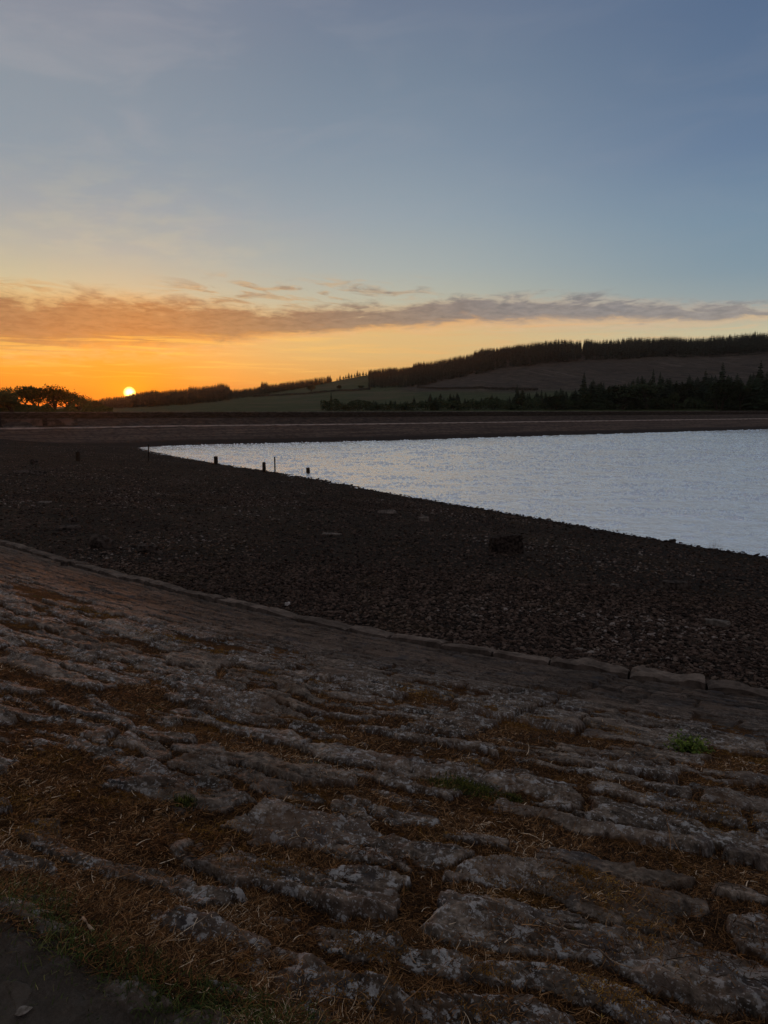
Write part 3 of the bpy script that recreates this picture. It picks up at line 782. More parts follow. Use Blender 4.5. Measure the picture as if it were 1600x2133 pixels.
# row of pines on the skyline of the green field
ONES = ['', 'first', 'second', 'third', 'fourth', 'fifth', 'sixth', 'seventh', 'eighth', 'ninth', 'tenth', 'eleventh', 'twelfth', 'thirteenth', 'fourteenth',
        'fifteenth', 'sixteenth', 'seventeenth', 'eighteenth', 'nineteenth']
def ordinal(k): return ONES[k] if k < 20 else {2: 'twentieth', 3: 'thirtieth', 4: 'fortieth'}[k//10] if k % 10 == 0 else {2: 'twenty ', 3: 'thirty ', 4: 'forty '}[k//10]+ONES[k % 10]
PV = []
for i in range(3):
    v, f = conifer_arrays(400+i, 13, 8, 2, 0.30, 0.12, 0.15); PV.append(two_part('pine_tree', v, f))
pu = set()
for k, (px, rad, h) in enumerate([(683, 880, 7.5), (690, 880, 6.8), (703, 880, 4.5), (709, 880, 6.8), (716, 884, 5.2), (721, 880, 6.0), (727, 880, 7.8), (733, 884, 6.2), (739, 880, 5.6), (745, 880, 8.6), (750, 884, 6.0), (757, 880, 6.4), (763, 880, 5.0)]):
    i = k % 3
    if i in pu: o = clone(PV[i])
    else: o = PV[i]; pu.add(i)
    x, y, z = at_range(px, rad); o.location = (x, y, z-0.2); o.scale = (h*1.3, h*1.3, h); o.rotation_euler = (0, 0, k*1.3)
    tag(o, ordinal(k+1)+' pine from the left in the broken row on the skyline', 'tree', 'pines in a row on the skyline')
# lone trees in the field and clumps at its wall
for px, row, h, wd, lab in [(649, 818, 8.5, 1.25, 'round lone tree in the green field below the skyline'),
                            (708, 812, 5.0, 1.1, 'faint small tree in the green field right of the round lone tree'),
                            (752, 813, 4.6, 1.6, 'low spreading bush at the field wall beside the dark clump'),
                            (858, 768, 7.0, 0.9, 'bare topped tree at the left shoulder of the ridge forest')]:
    x, y, z = on_hill(px, row); put_broad(px, math.hypot(x, y), h, wd, lab)

# broadleaf trees on the left, against the sunrise
LT = [(-30, 205, 7.4, 1.3, 2000, 'leafy tree cut by the left edge of the picture'),
      (24, 190, 5.9, 1.35, 5200, 'dense dark bushy tree at the far left behind the wall'),
      (52, 212, 8.1, 1.05, 1500, 'open crowned tree, tallest at left against the orange sky'),
      (84, 204, 7.5, 0.95, 1300, 'airy thin leaved tree between two broader crowns at left'),
      (112, 200, 7.9, 1.05, 1900, 'broad crowned tree with bare lower limbs left of the sun'),
      (140, 208, 6.6, 1.05, 1500, 'spreading tree with sky showing through its twigs'),
      (5, 198, 7.0, 1.1, 1800, 'full crowned tree rising behind the dense bushy tree at far left'),
      (164, 205, 5.2, 1.05, 1500, 'low rounded tree at the right end of the left hand group'),
      (198, 240, 4.6, 1.2, 1400, 'small lone tree between the left group and the sun')]
for k, (px, rad, h, wd, nl, lab) in enumerate(LT):
    tv, tf, lv, lf = broadleaf_arrays(500+k*3, 1.0, 0.55, int(nl*1.9), 0.0105, 0.09)
    x, y, _ = at_range(px, rad); r_ = empty('broadleaf_tree', (x, y, -1.9), k*1.1); r_.scale = (h*wd*1.2, h*wd*1.2, h*1.10)
    npmesh('trunk', tv, tf, M_BARK, False, parent=r_); npmesh('crown', lv, lf, M_LEAF, False, parent=r_); tag(r_, lab, 'tree')
# hedge bottom behind the wall at left
hv = []
def scrub(px0, px1, rad, h, n, name, lab, size, mat=None):
    r = random.Random(int(px0)+5); V = []; F = []
    for _ in range(n):
        px = r.uniform(px0, px1); rr = rad+r.gauss(0, 4); x, y, z = at_range(px, rr); z = min(z, -2.2) if rad < 280 else z
        hh = h*(0.45+0.75*float(vnoise(np.array([px*0.06]), np.array([1.0]), 5)[0]))
        c = Vector((x, y, z+r.random()**0.7*hh)); u = Vector((r.gauss(0, 1), r.gauss(0, 1), r.gauss(0, 1))).normalized()*size*r.uniform(.6, 1.4); v = u.orthogonal()*0.7
        b_ = len(V); V += [tuple(c-u), tuple(c+v), tuple(c+u), tuple(c-v)]; F.append((b_, b_+1, b_+2, b_+3))
    tag(npmesh(name, np.array(V), np.array(F), mat or M_LEAF, False), lab, 'undergrowth', kind='stuff')
scrub(-60, 235, 200, 3.8, 11000, 'undergrowth', 'dark low scrub filling the foot of the trees at left', 0.20)
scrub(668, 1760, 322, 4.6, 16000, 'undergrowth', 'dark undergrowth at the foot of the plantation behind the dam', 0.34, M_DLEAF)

# dry stone walls in the far fields
M_DRY = simple_mat('dark_field_stone', (0.014, 0.013, 0.012), (0.05, 0.046, 0.04), 0.9, bd=0.1)
def field_wall(pts, lab, h=1.7, t=0.8):
    bm = bmesh.new(); ring = []
    P = []
    for (x0, y0), (x1, y1) in zip(pts[:-1], pts[1:]):
        for k in range(14): P.append((x0+(x1-x0)*k/14, y0+(y1-y0)*k/14))
    P.append(pts[-1])
    for k, (px, row) in enumerate(P):
        x, y, z = on_hill(px, row); n = Vector((x, y, 0)).normalized()*t/2
        hh = h*(0.85+0.3*random.random())
        ring.append([bm.verts.new((x-n.x, y-n.y, z-0.5)), bm.verts.new((x-n.x*.7, y-n.y*.7, z+hh)), bm.verts.new((x+n.x*.7, y+n.y*.7, z+hh)), bm.verts.new((x+n.x, y+n.y, z-0.5))])
    for a, b_ in zip(ring[:-1], ring[1:]):
        for j in range(3): bm.faces.new((a[j], b_[j], b_[j+1], a[j+1]))
    bm.faces.new(ring[0]); bm.faces.new(ring[-1][::-1])
    tag(bmobj('field_wall', bm, M_DRY), lab, 'stone wall')
field_wall([(528, 827), (600, 823), (690, 817), (772, 813)], 'thin dark dry stone wall crossing the green field under the lone tree')
field_wall([(868, 808), (960, 810), (1060, 811), (1120, 811)], 'thin dark dry stone wall along the foot of the brown moor')
field_wall([(1470, 744), (1530, 742), (1600, 738), (1660, 736)], 'dark dry stone wall high on the moor at the right edge', 1.3)

# ------------------------------------------------------------------ wall on the far crest, kerb of the far track
def offset_line(dist, s0, s1, step):
    """points along the far waterline, moved away from the water by dist"""
    L = 0; out = []
    seg = [(FAR[i], FAR[i+1]) for i in range(len(FAR)-1)]
    tot = [math.hypot(*(b_-a)) for a, b_ in seg]
    s = s0
    nrm = []
    for (a, b_) in seg:
        d = (b_-a)/np.hypot(*(b_-a)); nrm.append(np.array([-d[1], d[0]]))
    while s <= s1:
        acc = 0
        for i, t in enumerate(tot):
            if s <= acc+t or i == len(tot)-1:
                f = (s-acc)/t; p = seg[i][0]+(seg[i][1]-seg[i][0])*f
                # blend normals near the corners
                n = nrm[i].copy()
                if i+1 < len(nrm) and f > 0.8: n = n*(1-(f-0.8)*2.5)+nrm[i+1]*(f-0.8)*2.5
                if i > 0 and f < 0.2: n = n*(1-(0.2-f)*2.5)+nrm[i-1]*(0.2-f)*2.5
                n /= np.hypot(*n); out.append((p+n*dist, n)); break
            acc += t
        s += step
    return out
SF = math.hypot(*(FAR[1]-FAR[0]))      # arc length where the water's left tip is
def strip(name, line, t, z0, z1, mat, parent=None, jit=0.0, bevel=0.0):
    bm = bmesh.new(); ring = []
    for p, n in line:
        j = random.uniform(-jit, jit)
        a = p-n*t/2; b_ = p+n*t/2
        if bevel: cs = [(a, z0), (a, z1-bevel+j), (a+n*bevel, z1+j), (b_-n*bevel, z1+j), (b_, z1-bevel+j), (b_, z0)]
        else: cs = [(a, z0), (a, z1+j), (b_, z1+j), (b_, z0)]
        ring.append([bm.verts.new((q[0], q[1], z)) for q, z in cs])
    for a, b_ in zip(ring[:-1], ring[1:]):
        for j in range(len(a)-1): bm.faces.new((a[j], b_[j], b_[j+1], a[j+1]))
    bm.faces.new(ring[0]); bm.faces.new(ring[-1][::-1])
    bmesh.ops.recalc_face_normals(bm, faces=bm.faces)
    return bmobj(name, bm, mat, parent)
def mat_wall():
    m, w, b = material('dark_coursed_wall')
    g = w.n('ShaderNodeNewGeometry').outputs['Position']; X, Y, Z = w.sep(g)
    al = w.m('ADD', w.m('MULTIPLY', X, 0.83), w.m('MULTIPLY', Y, 0.55))
    br = w.n('ShaderNodeTexBrick'); w.put(br.inputs['Vector'], w.comb(al, Z, 0)); br.inputs['Scale'].default_value = 1.0
    br.inputs['Brick Width'].default_value = 0.55; br.inputs['Row Height'].default_value = 0.17; br.inputs['Mortar Size'].default_value = 0.012
    br.inputs['Color1'].default_value = (0.022, 0.018, 0.016, 1); br.inputs['Color2'].default_value = (0.055, 0.046, 0.040, 1); br.inputs['Mortar'].default_value = (0.012, 0.010, 0.009, 1)
    sp = w.m('MULTIPLY', w.ss(w.noise(w.comb(al, w.m('MULTIPLY', Z, 1.4), 2.0), 1.3, 4, 0.7), 0.70, 0.74), 0.8)
    w.put(b.inputs['Base Color'], w.mix(sp, br.outputs[0], (0.16, 0.13, 0.11, 1)))
    bump(w, b, br.outputs[1], -0.03)
    return m
M_WALL = mat_wall()
M_COPE = simple_mat('wall_coping', (0.05, 0.046, 0.042), (0.12, 0.11, 0.10), 1.2, bd=0.02)
M_KERB = simple_mat('pale_concrete', (0.20, 0.175, 0.16), (0.34, 0.30, 0.275), 0.7, bd=0.01, lo=0.3, hi=0.6)
wl = empty('crest_wall', (FAR[3][0], FAR[3][1], -1.6)); tag(wl, 'long low dark stone wall along the top of the far embankment', 'stone wall')
def rel(o, p): o.parent = p; o.matrix_parent_inverse = Matrix.Translation(-Vector(p.location)); return o
rel(strip('wall_face', offset_line(20.4, SF-6, SF+560, 1.2), 0.5, -2.0, -0.50, M_WALL, jit=0.012), wl)
rel(strip('coping', offset_line(20.4, SF-6, SF+560, 1.2), 0.62, -0.498, -0.34, M_COPE, jit=0.02, bevel=0.04), wl)
kb = strip('track_kerb', offset_line(12.1, SF-70, SF+560, 2.0), 0.30, -3.4, -2.86, M_KERB, jit=0.012, bevel=0.02)
tag(kb, 'thin pale concrete kerb of the track running along the far bank', 'kerb')
# spillway bridge at the left end of the bank
br_ = empty('spillway_bridge', (*offset_line(15.2, SF-30, SF-29, 5)[0][0], -3.0)); tag(br_, 'dark stone bridge with parapet and low arch at the left end of the far bank', 'bridge')
def s_of_px(px, dist):
    L = offset_line(dist, SF-75, SF+40, 0.25); best = min(range(len(L)), key=lambda k: abs(math.atan2(L[k][0][0], L[k][0][1])-math.atan((px-800)/FPX)))
    return SF-75+best*0.25
M_BW = simple_mat('bridge_masonry', (0.045, 0.036, 0.030), (0.13, 0.10, 0.085), 0.8, bd=0.05)
sL, sR = s_of_px(-60, 15.2), s_of_px(168, 15.2); sa0, sa1 = s_of_px(10, 15.2), s_of_px(78, 15.2)
def arch_wall():
    bm = bmesh.new(); ring = []
    L = offset_line(15.2, sL, sR, 0.5)
    for k, (p, n) in enumerate(L):
        s = sL+k*0.5; z0 = -3.3
        if sa0 < s < sa1:
            q = (s-sa0)/(sa1-sa0)*2-1; z0 = -2.75+0.85*math.sqrt(max(0, 1-q*q))
        a = p-n*0.3; b2 = p+n*0.3
        ring.append([bm.verts.new((a[0], a[1], z0)), bm.verts.new((a[0], a[1], -1.60)), bm.verts.new((b2[0], b2[1], -1.60)), bm.verts.new((b2[0], b2[1], z0))])
    for a, b2 in zip(ring[:-1], ring[1:]):
        for j in range(4): bm.faces.new((a[j], b2[j], b2[(j+1) % 4], a[(j+1) % 4]))
    bm.faces.new(ring[0]); bm.faces.new(ring[-1][::-1]); bmesh.ops.recalc_face_normals(bm, faces=bm.faces)
    return bmobj('arch_wall', bm, M_BW)
rel(arch_wall(), br_)
rel(strip('string_course', offset_line(15.1, sL, sR, 1.5), 0.75, -1.598, -1.45, M_COPE, jit=0.0), br_)
rel(strip('parapet', offset_line(15.2, sL, sR, 1.5), 0.5, -1.449, -0.50, M_WALL, jit=0.01), br_)
rel(strip('coping', offset_line(15.2, sL, sR, 1.5), 0.66, -0.498, -0.34, M_COPE, jit=0.01, bevel=0.04), br_)
for px in (5, 98):
    s = s_of_px(px, 14.8); rel(strip('pillar', offset_line(14.75, s-0.35, s+0.36, 0.35), 0.5, -3.2, -0.62, M_WALL), br_)
rel(strip('apron', offset_line(14.0, sa0, sa1, 1.0), 0.5, -3.4, -2.60, M_COPE, bevel=0.03), br_)

# ------------------------------------------------------------------ coping stones along the toe of the pitching
def mat_coping():
    m, w, b = material('toe_coping_stone')
    p = w.n('ShaderNodeNewGeometry').outputs['Position']; n = w.noise(p, 5, 6, 0.65, 0.4); n2 = w.noise(p, 28, 4, 0.7)
    c = w.mix(w.ss(n, 0.3, 0.7), (0.040, 0.032, 0.027, 1), (0.125, 0.100, 0.085, 1))
    c = w.mix(w.m('MULTIPLY', w.ss(n2, 0.5, 0.7), 0.4), c, (0.055, 0.046, 0.040, 1))
    r_ = w.m('ADD', w.m('MULTIPLY', w.n('ShaderNodeObjectInfo').outputs['Random'], 0.5), 0.75)
    w.put(b.inputs['Base Color'], w.mix(1.0, c, w.comb(r_, r_, r_), 'MULTIPLY'))
    bump(w, b, w.m('ADD', n, w.m('MULTIPLY', n2, 0.5)), 0.03)
    return m
M_TOE = mat_coping()
cum = np.concatenate([[0], np.cumsum(np.hypot(*(TOE[1:]-TOE[:-1]).T))])
def toe_point(s):
    """world point and unit up-slope normal at arc length s (0 = mid picture)"""
    q = s+S0; i = int(np.clip(np.searchsorted(cum, q)-1, 0, len(TOE)-2)); f = (q-cum[i])/(cum[i+1]-cum[i])
    p = TOE[i]+(TOE[i+1]-TOE[i])*f
    e = 0.6
    def at(v):
        j = int(np.clip(np.searchsorted(cum, v)-1, 0, len(TOE)-2)); return TOE[j]+(TOE[j+1]-TOE[j])*((v-cum[j])/(cum[j+1]-cum[j]))
    d = at(q+e)-at(q-e); d /= np.hypot(*d)
    return p, d, np.array([-d[1], d[0]])
rc_ = random.Random(21)
def toe_block(s0, s1, w_, drop, rugged, seed, lab, out=0.0):
    nu, nv = 14, 6; V = []; F = []
    p0, d0, n0 = toe_point((s0+s1)/2)
    tilt = rc_.uniform(-0.05, 0.05); jog = rc_.uniform(-0.06, 0.05)
    hs = (s1-s0)/2
    def surf(i, j):
        u = i/nu; v = j/nv
        s = s0+(s1-s0)*u; a = out+jog-0.03+w_*v
        p, d, n = toe_point(s)
        if n @ n0 < 0: n = -n
        edge = min(u, 1-u)*(s1-s0); ev = min(v, 1-v)*w_
        ra = rugged*(mnoise.fractal(Vector((s*2.1, a*4+seed, seed*1.7)), 1.0, 2.0, 4))
        ea = 0.028*(1-min(edge/0.06, 1))**2+0.028*(1-min(ev/0.06, 1))**2
        aa = a - (0.05*mnoise.noise(Vector((s*3, seed, 1.3))) if j == 0 else 0)
        ss_ = s
        z = TOE_Z+SLOPE*a+0.080+ra-ea-drop+tilt*(u-0.5)
        q = toe_point(ss_)[0] + toe_up(ss_)*aa
        return (q[0], q[1], z)
    idx = {}
    for i in range(nu+1):
        for j in range(nv+1): idx[i, j] = len(V); V.append(surf(i, j))
    for i in range(nu):
        for j in range(nv): F.append((idx[i, j], idx[i+1, j], idx[i+1, j+1], idx[i, j+1]))
    rim = [(i, 0) for i in range(nu+1)]+[(nu, j) for j in range(1, nv+1)]+[(i, nv) for i in range(nu-1, -1, -1)]+[(0, j) for j in range(nv-1, 0, -1)]
    low = []
    for k, (i, j) in enumerate(rim):
        x, y, z = V[idx[i, j]]; low.append(len(V)); V.append((x, y, z-0.36))
    for k in range(len(rim)):
        a = idx[rim[k]]; b_ = idx[rim[(k+1) % len(rim)]]; F.append((a, low[k], low[(k+1) % len(rim)], b_))
    bm = bmesh.new(); vs = [bm.verts.new(v) for v in V]
    for f in F: bm.faces.new([vs[q] for q in f])
    bm.faces.new([vs[q] for q in low]); bmesh.ops.recalc_face_normals(bm, faces=bm.faces)
    o = bmobj('coping_stone', bm, M_TOE, smooth=False)
    c = Vector(V[idx[nu//2, nv//2]]); o.data.transform(Matrix.Translation(-c)); o.location = c
    return tag(o, lab, 'stone block', 'coping stones along the foot of the pitching')
def toe_up(s):
    p, d, n = toe_point(s)
    # up-slope side is the one with a > 0
    return n if _UPS > 0 else -n
_p, _d, _n = toe_point(0.0); _t = terrain(np.array([_p[0]+_n[0]]), np.array([_p[1]+_n[1]]), False)['a'][0]; _UPS = 1 if _t > 0 else -1
s_ = -16.0; k = 0
BLK = []
while s_ < 34.0:
    L_ = rc_.uniform(0.75, 1.25)
    xp, yp = toe_point(s_+L_/2)[0]
    right = xp > 2.6
    if right and rc_.random() < 0.10: s_ += L_; k += 1; continue
    lab = ('worn broken block half sunk in the gravel at the right foot of the stone slope' if right else
           'flat rectangular coping stone in the line between stone slope and gravel')
    o = toe_block(s_+0.016, s_+L_-0.016, rc_.uniform(0.34, 0.42) if not right else rc_.uniform(0.42, 0.62), 0.0 if not right else rc_.uniform(-0.045, 0.01), 0.032 if not right else 0.08, k, lab, 0.0 if not right else -0.14)
    o['group'] = 'broken coping blocks at the right' if right else 'coping stones along the foot of the pitching'
    BLK.append((right, o)); s_ += L_; k += 1
def shot_px(o):
    x, y, z = o.location; f = y*math.cos(PITCH)-z*math.sin(PITCH); return 800+FPX*x/f if f > 0.1 else 1e6
for flag, txt in ((False, 'flat coping stone from the left edge, in the line between slope and gravel'), (True, 'worn broken block, counting rightwards, at the right foot of the stone slope')):
    grp = sorted([o for r_, o in BLK if r_ == flag and o.location.y > 0 and -10 < shot_px(o) < 1610], key=shot_px)
    for n_, o in enumerate(grp): o['label'] = ordinal(n_+1)+' '+txt
    for r_, o in BLK:
        if r_ == flag and o not in grp: o['label'] = 'coping block of the slope lying beyond the edge of the picture'; o['group'] = 'coping blocks outside the picture'

# ------------------------------------------------------------------ loose stones of the beach: one mass
def ico(sub):
    bm = bmesh.new(); bmesh.ops.create_icosphere(bm, subdivisions=sub, radius=1.0)
    V = np.array([v.co[:] for v in bm.verts]); F = np.array([[v.index for v in f.verts] for f in bm.faces]); bm.free(); return V, F
def mat_stones():
    m, w, b = material('loose_beach_stones')
    t = attr(w, 'tone'); p = w.n('ShaderNodeNewGeometry').outputs['Position']
    c = w.ramp(t, [(0, (0.006, 0.0042, 0.0034, 1)), (0.4, (0.038, 0.0250, 0.0195, 1)), (0.8, (0.072, 0.050, 0.040, 1)), (0.985, (0.100, 0.078, 0.065, 1)), (1, (0.15, 0.13, 0.12, 1))])
    nb = w.noise(p, 0.3, 4, 0.6)
    c = w.mix(w.m('MULTIPLY', w.ss(nb, 0.5, 0.68), 0.5), c, w.mix(t, (0.022, 0.016, 0.009, 1), (0.070, 0.050, 0.030, 1)))
    w.put(b.inputs['Base Color'], c); b.inputs['Roughness'].default_value = 0.75
    bump(w, b, w.noise(p, 30, 3, 0.6), 0.01)
    return m
M_STONES = mat_stones()
def scatter_stones(n, rmin, rmax, sub_, smin, smax, power=1.0, seed=1, test=None):
    g = np.random.default_rng(seed)
    base, F0 = ico(sub_)
    r = np.exp(g.uniform(math.log(rmin), math.log(rmax), n*3)); th = np.radians(g.uniform(-36, 40, n*3))
    x = r*np.sin(th); y = r*np.cos(th)
    T = terrain(x, y, False)
    ok = (T['zone'] == 1) & (T['b'] > -0.35) & (T['a'] < -0.02)
    if test is not None: ok &= test(T)
    x, y, z, r, b = (q[ok][:n] for q in (x, y, T['z'], r, T['b'])); n = len(x)
    size = smin+(smax-smin)*g.random(n)**3; size *= (0.75+0.25*np.minimum(r/14, 3.2))
    nv = len(base)
    v = np.repeat(base[None], n, 0)
    v = v*(1+0.30*(g.random((n, nv, 1))-0.5))
    dims = np.stack([g.uniform(0.75, 1.5, n), g.uniform(0.6, 1.0, n), g.uniform(0.3, 0.7, n)], 1)
    v = v*dims[:, None, :]*size[:, None, None]
    tx = g.normal(0, 0.38, n); a = g.uniform(0, 6.283, n)
    cy, sy = np.cos(tx)[:, None], np.sin(tx)[:, None]
    X, Y, Z = v[..., 0], v[..., 1], v[..., 2]
    X, Z = X*cy+Z*sy, -X*sy+Z*cy
    ca, sa_ = np.cos(a)[:, None], np.sin(a)[:, None]
    X, Y = X*ca-Y*sa_, X*sa_+Y*ca
    V = np.stack([X+x[:, None], Y+y[:, None], Z+(z+size*0.12)[:, None]], -1).reshape(-1, 3)
    F = (F0[None]+(np.arange(n)*nv)[:, None, None]).reshape(-1, 3)
    wet = sstep(b, 0.2, 2.5)*0.55+0.45
    tone = np.repeat(np.clip(g.random(n)**1.35*(0.55+0.9*fbm(x*0.22, y*0.22, 3, 401))*wet, 0, 1), nv)
    return V, F, tone
parts = [scatter_stones(52000, 8.5, 19, 1, 0.010, 0.062, seed=1), scatter_stones(52000, 15, 42, 1, 0.012, 0.060, seed=2),
         scatter_stones(30000, 36, 115, 1, 0.022, 0.055, seed=3),
         scatter_stones(5200, 20, 100, 1, 0.035, 0.10, seed=4, test=lambda T: np.abs(T['b']) < 0.5)]
Vs = []; Fs = []; Ts = []; nb = 0
for v, f, t in parts: Vs.append(v); Fs.append(f+nb); Ts.append(t); nb += len(v)
o = npmesh('loose_stones', np.concatenate(Vs), np.concatenate(Fs), M_STONES, False, {'tone': np.concatenate(Ts)})
tag(o, 'dark flat loose stones covering the beach between slope and water', 'gravel', kind='stuff')

# ------------------------------------------------------------------ single rocks, blocks and slabs
M_ROCK = simple_mat('dark_boulder', (0.012, 0.010, 0.009), (0.068, 0.056, 0.049), 7, bd=0.02)
M_PALE = simple_mat('pale_slab', (0.055, 0.048, 0.043), (0.135, 0.120, 0.108), 9, bd=0.01)
M_WHITE = simple_mat('whitish_stone', (0.24, 0.23, 0.22), (0.42, 0.41, 0.40), 12, bd=0.005)
def rock(name, px, py, size, lab, mat, seed, yaw=0.0, cuts=5, rough=0.16, sink=0.25, cat='rock', peak=False):
    p = on_ground(px, py)
    bm = bmesh.new(); bmesh.ops.create_icosphere(bm, subdivisions=4, radius=1.0)
    r = random.Random(seed)
    planes = [(Vector((r.gauss(0, 1), r.gauss(0, 1), r.gauss(0, 0.6))).normalized(), r.uniform(0.55, 0.82)) for _ in range(cuts)]
    if not peak: planes.append((Vector((r.uniform(-.08, .08), r.uniform(-.08, .08), 1)).normalized(), 0.62))
    for v in bm.verts:
        co = v.co.copy()
        if peak: co = Vector((co.x*(1-0.35*max(co.z, 0)), co.y*(1-0.35*max(co.z, 0)), co.z))
        co = Vector([math.copysign(abs(q)**0.72, q) for q in co])
        for nrm, d in planes:
            e = co.dot(nrm)-d
            if e > 0: co -= nrm*e*0.92
        co += co.normalized()*rough*(mnoise.fractal(co*1.7+Vector((seed*3.1, 0, 0)), 1.0, 2.0, 5)) + co.normalized()*0.03*mnoise.noise(co*9)
        v.co = Vector((co.x*size[0]/2, co.y*size[1]/2, co.z*size[2]))
    mz = min(v.co.z for v in bm.verts)*sink
    o = bmobj(name, bm, mat, smooth=False)
    o.location = (p.x, p.y, p.z - mz*0 + 0.0); o.rotation_euler = (0, 0, yaw)
    o.data.transform(Matrix.Translation((0, 0, size[2]*0.18)))
    return tag(o, lab, cat)
def px_size(px, py, w_px, h_px):
    p = on_ground(px, py); t = p.length; return w_px*t/FPX, h_px*t/FPX
M_BOULD = simple_mat('dark_block_stone', (0.008, 0.006, 0.006), (0.045, 0.036, 0.031), 12, bd=0.03)
RK = [('rock', 1055, 1150, 64, 44, M_BOULD, 'big dark squared block lying alone on the beach near the water', 3, 0.2, False),
      ('rock', 212, 1141, 42, 28, M_ROCK, 'dark peaked rock on the gravel near the coping stones at left', 8, 0.5, True),
      ('rock', 308, 1151, 52, 20, M_ROCK, 'low dark rock just right of the peaked rock', 12, 0.1, False),
      ('rock', 155, 1086, 24, 11, M_ROCK, 'small dark rounded rock above the flat slab at left', 15, 1.2, False),
      ('flat_stone', 144, 1102, 50, 9, M_ROCK, 'dark flat slab lying below the small rounded rock at left', 17, 0.1, False),
      ('rock', 71, 967, 12, 12, M_ROCK, 'tiny dark stump-like rock at far left of the beach', 19, 0.1, False),
      ('flat_stone', 62, 987, 50, 9, M_ROCK, 'long low dark stone at the far left of the beach', 22, 0.05, False),
      ('rock', 882, 1086, 22, 11, M_PALE, 'pale rounded stone standing near the water at mid beach', 25, 0.3, False),
      ('flat_stone', 806, 1069, 34, 8, M_PALE, 'grey flat slab left of the pale rounded stone', 27, 0.1, False),
      ('flat_stone', 692, 1114, 36, 5, M_PALE, 'thin pale slab lying flat at the middle of the beach', 31, 0.05, False),
      ('flat_stone', 1406, 1226, 52, 17, M_ROCK, 'dark overhanging slab on the beach at right', 33, 0.1, False),
      ('flat_stone', 1492, 1303, 40, 14, M_PALE, 'pale tilted slab near the right edge of the beach', 36, -0.5, False),
      ('rock', 599, 1261, 10, 8, M_WHITE, 'small whitish stone just above the coping line', 38, 0.5, False),
      ('rock', 1203, 1355, 20, 6, M_PALE, 'small pale flat stone on the gravel above the down-slope rib', 41, 0.2, False),
      ('rock', 1402, 1130, 14, 8, M_ROCK, 'dark stone breaking the waterline at right', 43, 0.2, False),
      ('rock', 134, 1178, 11, 9, M_ROCK, 'small dark stone lying on the coping at left', 45, 0.2, False),
      ('flat_stone', 95, 1048, 22, 4, M_PALE, 'small pale flat stone at left of the beach', 47, 0.2, False),
      ('rock', 1280, 1222, 16, 7, M_PALE, 'small grey stone on the gravel left of the dark slab', 49, 0.4, False)]
for nm, px, py, wp, hp, mt, lab, sd, yaw, pk in RK:
    w_, h_ = px_size(px, py, wp, hp)
    rock(nm, px, py, (w_*1.15, w_*(0.62 if nm == 'rock' else 0.5), h_*0.95), lab, mt, sd, yaw, peak=pk, cat='rock' if nm == 'rock' else 'stone slab')

# ------------------------------------------------------------------ posts in the shallows
M_POST = simple_mat('dark_wet_timber', (0.010, 0.008, 0.007), (0.035, 0.027, 0.022), 9, bd=0.01, stretch=(3, 3, 0.5))
def post(px, py, wp, hp, lab, z=None, pole=False):
    p = on_ground(px, py) if z is None else Vector((*on_level(px, py, z), z))
    t = p.length; w_ = wp*t/FPX; h_ = hp*t/FPX
    root = empty('wooden_pole' if pole else 'mooring_post', p, random.uniform(-0.3, 0.3)); root.rotation_euler.x = random.uniform(-0.02, 0.02); root.rotation_euler.y = random.uniform(-0.03, 0.03)
    bm = bmesh.new(); segs = 8 if not pole else 7; n = 9; ring = []
    for k in range(n+1):
        zz = -0.35+(h_+0.35)*k/n*(0.94 if not pole else 1); rr_2 = w_/2*(1.03-0.08*k/n)
        ring.append([bm.verts.new((rr_2*math.copysign(abs(math.cos(6.283*(j+.5)/segs))**(0.6 if not pole else 1), math.cos(6.283*(j+.5)/segs))*(1+0.05*random.uniform(-1, 1)),
                                   rr_2*math.copysign(abs(math.sin(6.283*(j+.5)/segs))**(0.6 if not pole else 1), math.sin(6.283*(j+.5)/segs))*(1+0.05*random.uniform(-1, 1)), zz)) for j in range(segs)])
    for a, b_ in zip(ring[:-1], ring[1:]):
        for j in range(segs): bm.faces.new((a[j], a[(j+1) % segs], b_[(j+1) % segs], b_[j]))
    bm.faces.new(ring[-1]); bm.faces.new(ring[0][::-1])
    bmobj('shaft', bm, M_POST, root)
    if not pole:
        bm = bmesh.new(); zt = h_*0.94 - 0.35*0.06+0.002
        a = [bm.verts.new((w_*0.50*x, w_*0.50*y, zt)) for x, y in ((-1, -1), (1, -1), (1, 1), (-1, 1))]
        b_ = [bm.verts.new((w_*0.24*x, w_*0.24*y, zt+h_*0.09)) for x, y in ((-1, -1), (1, -1), (1, 1), (-1, 1))]
        bm.faces.new(a[::-1]); bm.faces.new(b_)
        for j in range(4): bm.faces.new((a[j], a[(j+1) % 4], b_[(j+1) % 4], b_[j]))
        bmobj('chamfered_top', bm, M_POST, root)
    return tag(root, lab, 'pole' if pole else 'post')
post(163, 960, 7.5, 18, 'short dark post standing on the gravel at left under the sunrise')
post(450, 967, 7.5, 16, 'short dark post at the edge of the water, nearest the narrow tip')
post(550.5, 984, 7, 21, 'dark post at the waterline just left of the thin pole')
post(642, 986, 7.5, 12, 'stubby dark post standing alone out in the water', z=WATER)
post(573, 986, 3.0, 34, 'thin tall pole at the waterline between two posts', pole=True)
post(310, 960, 2.6, 32, 'thin leaning pole on the gravel at the narrow tip of the water', pole=True)

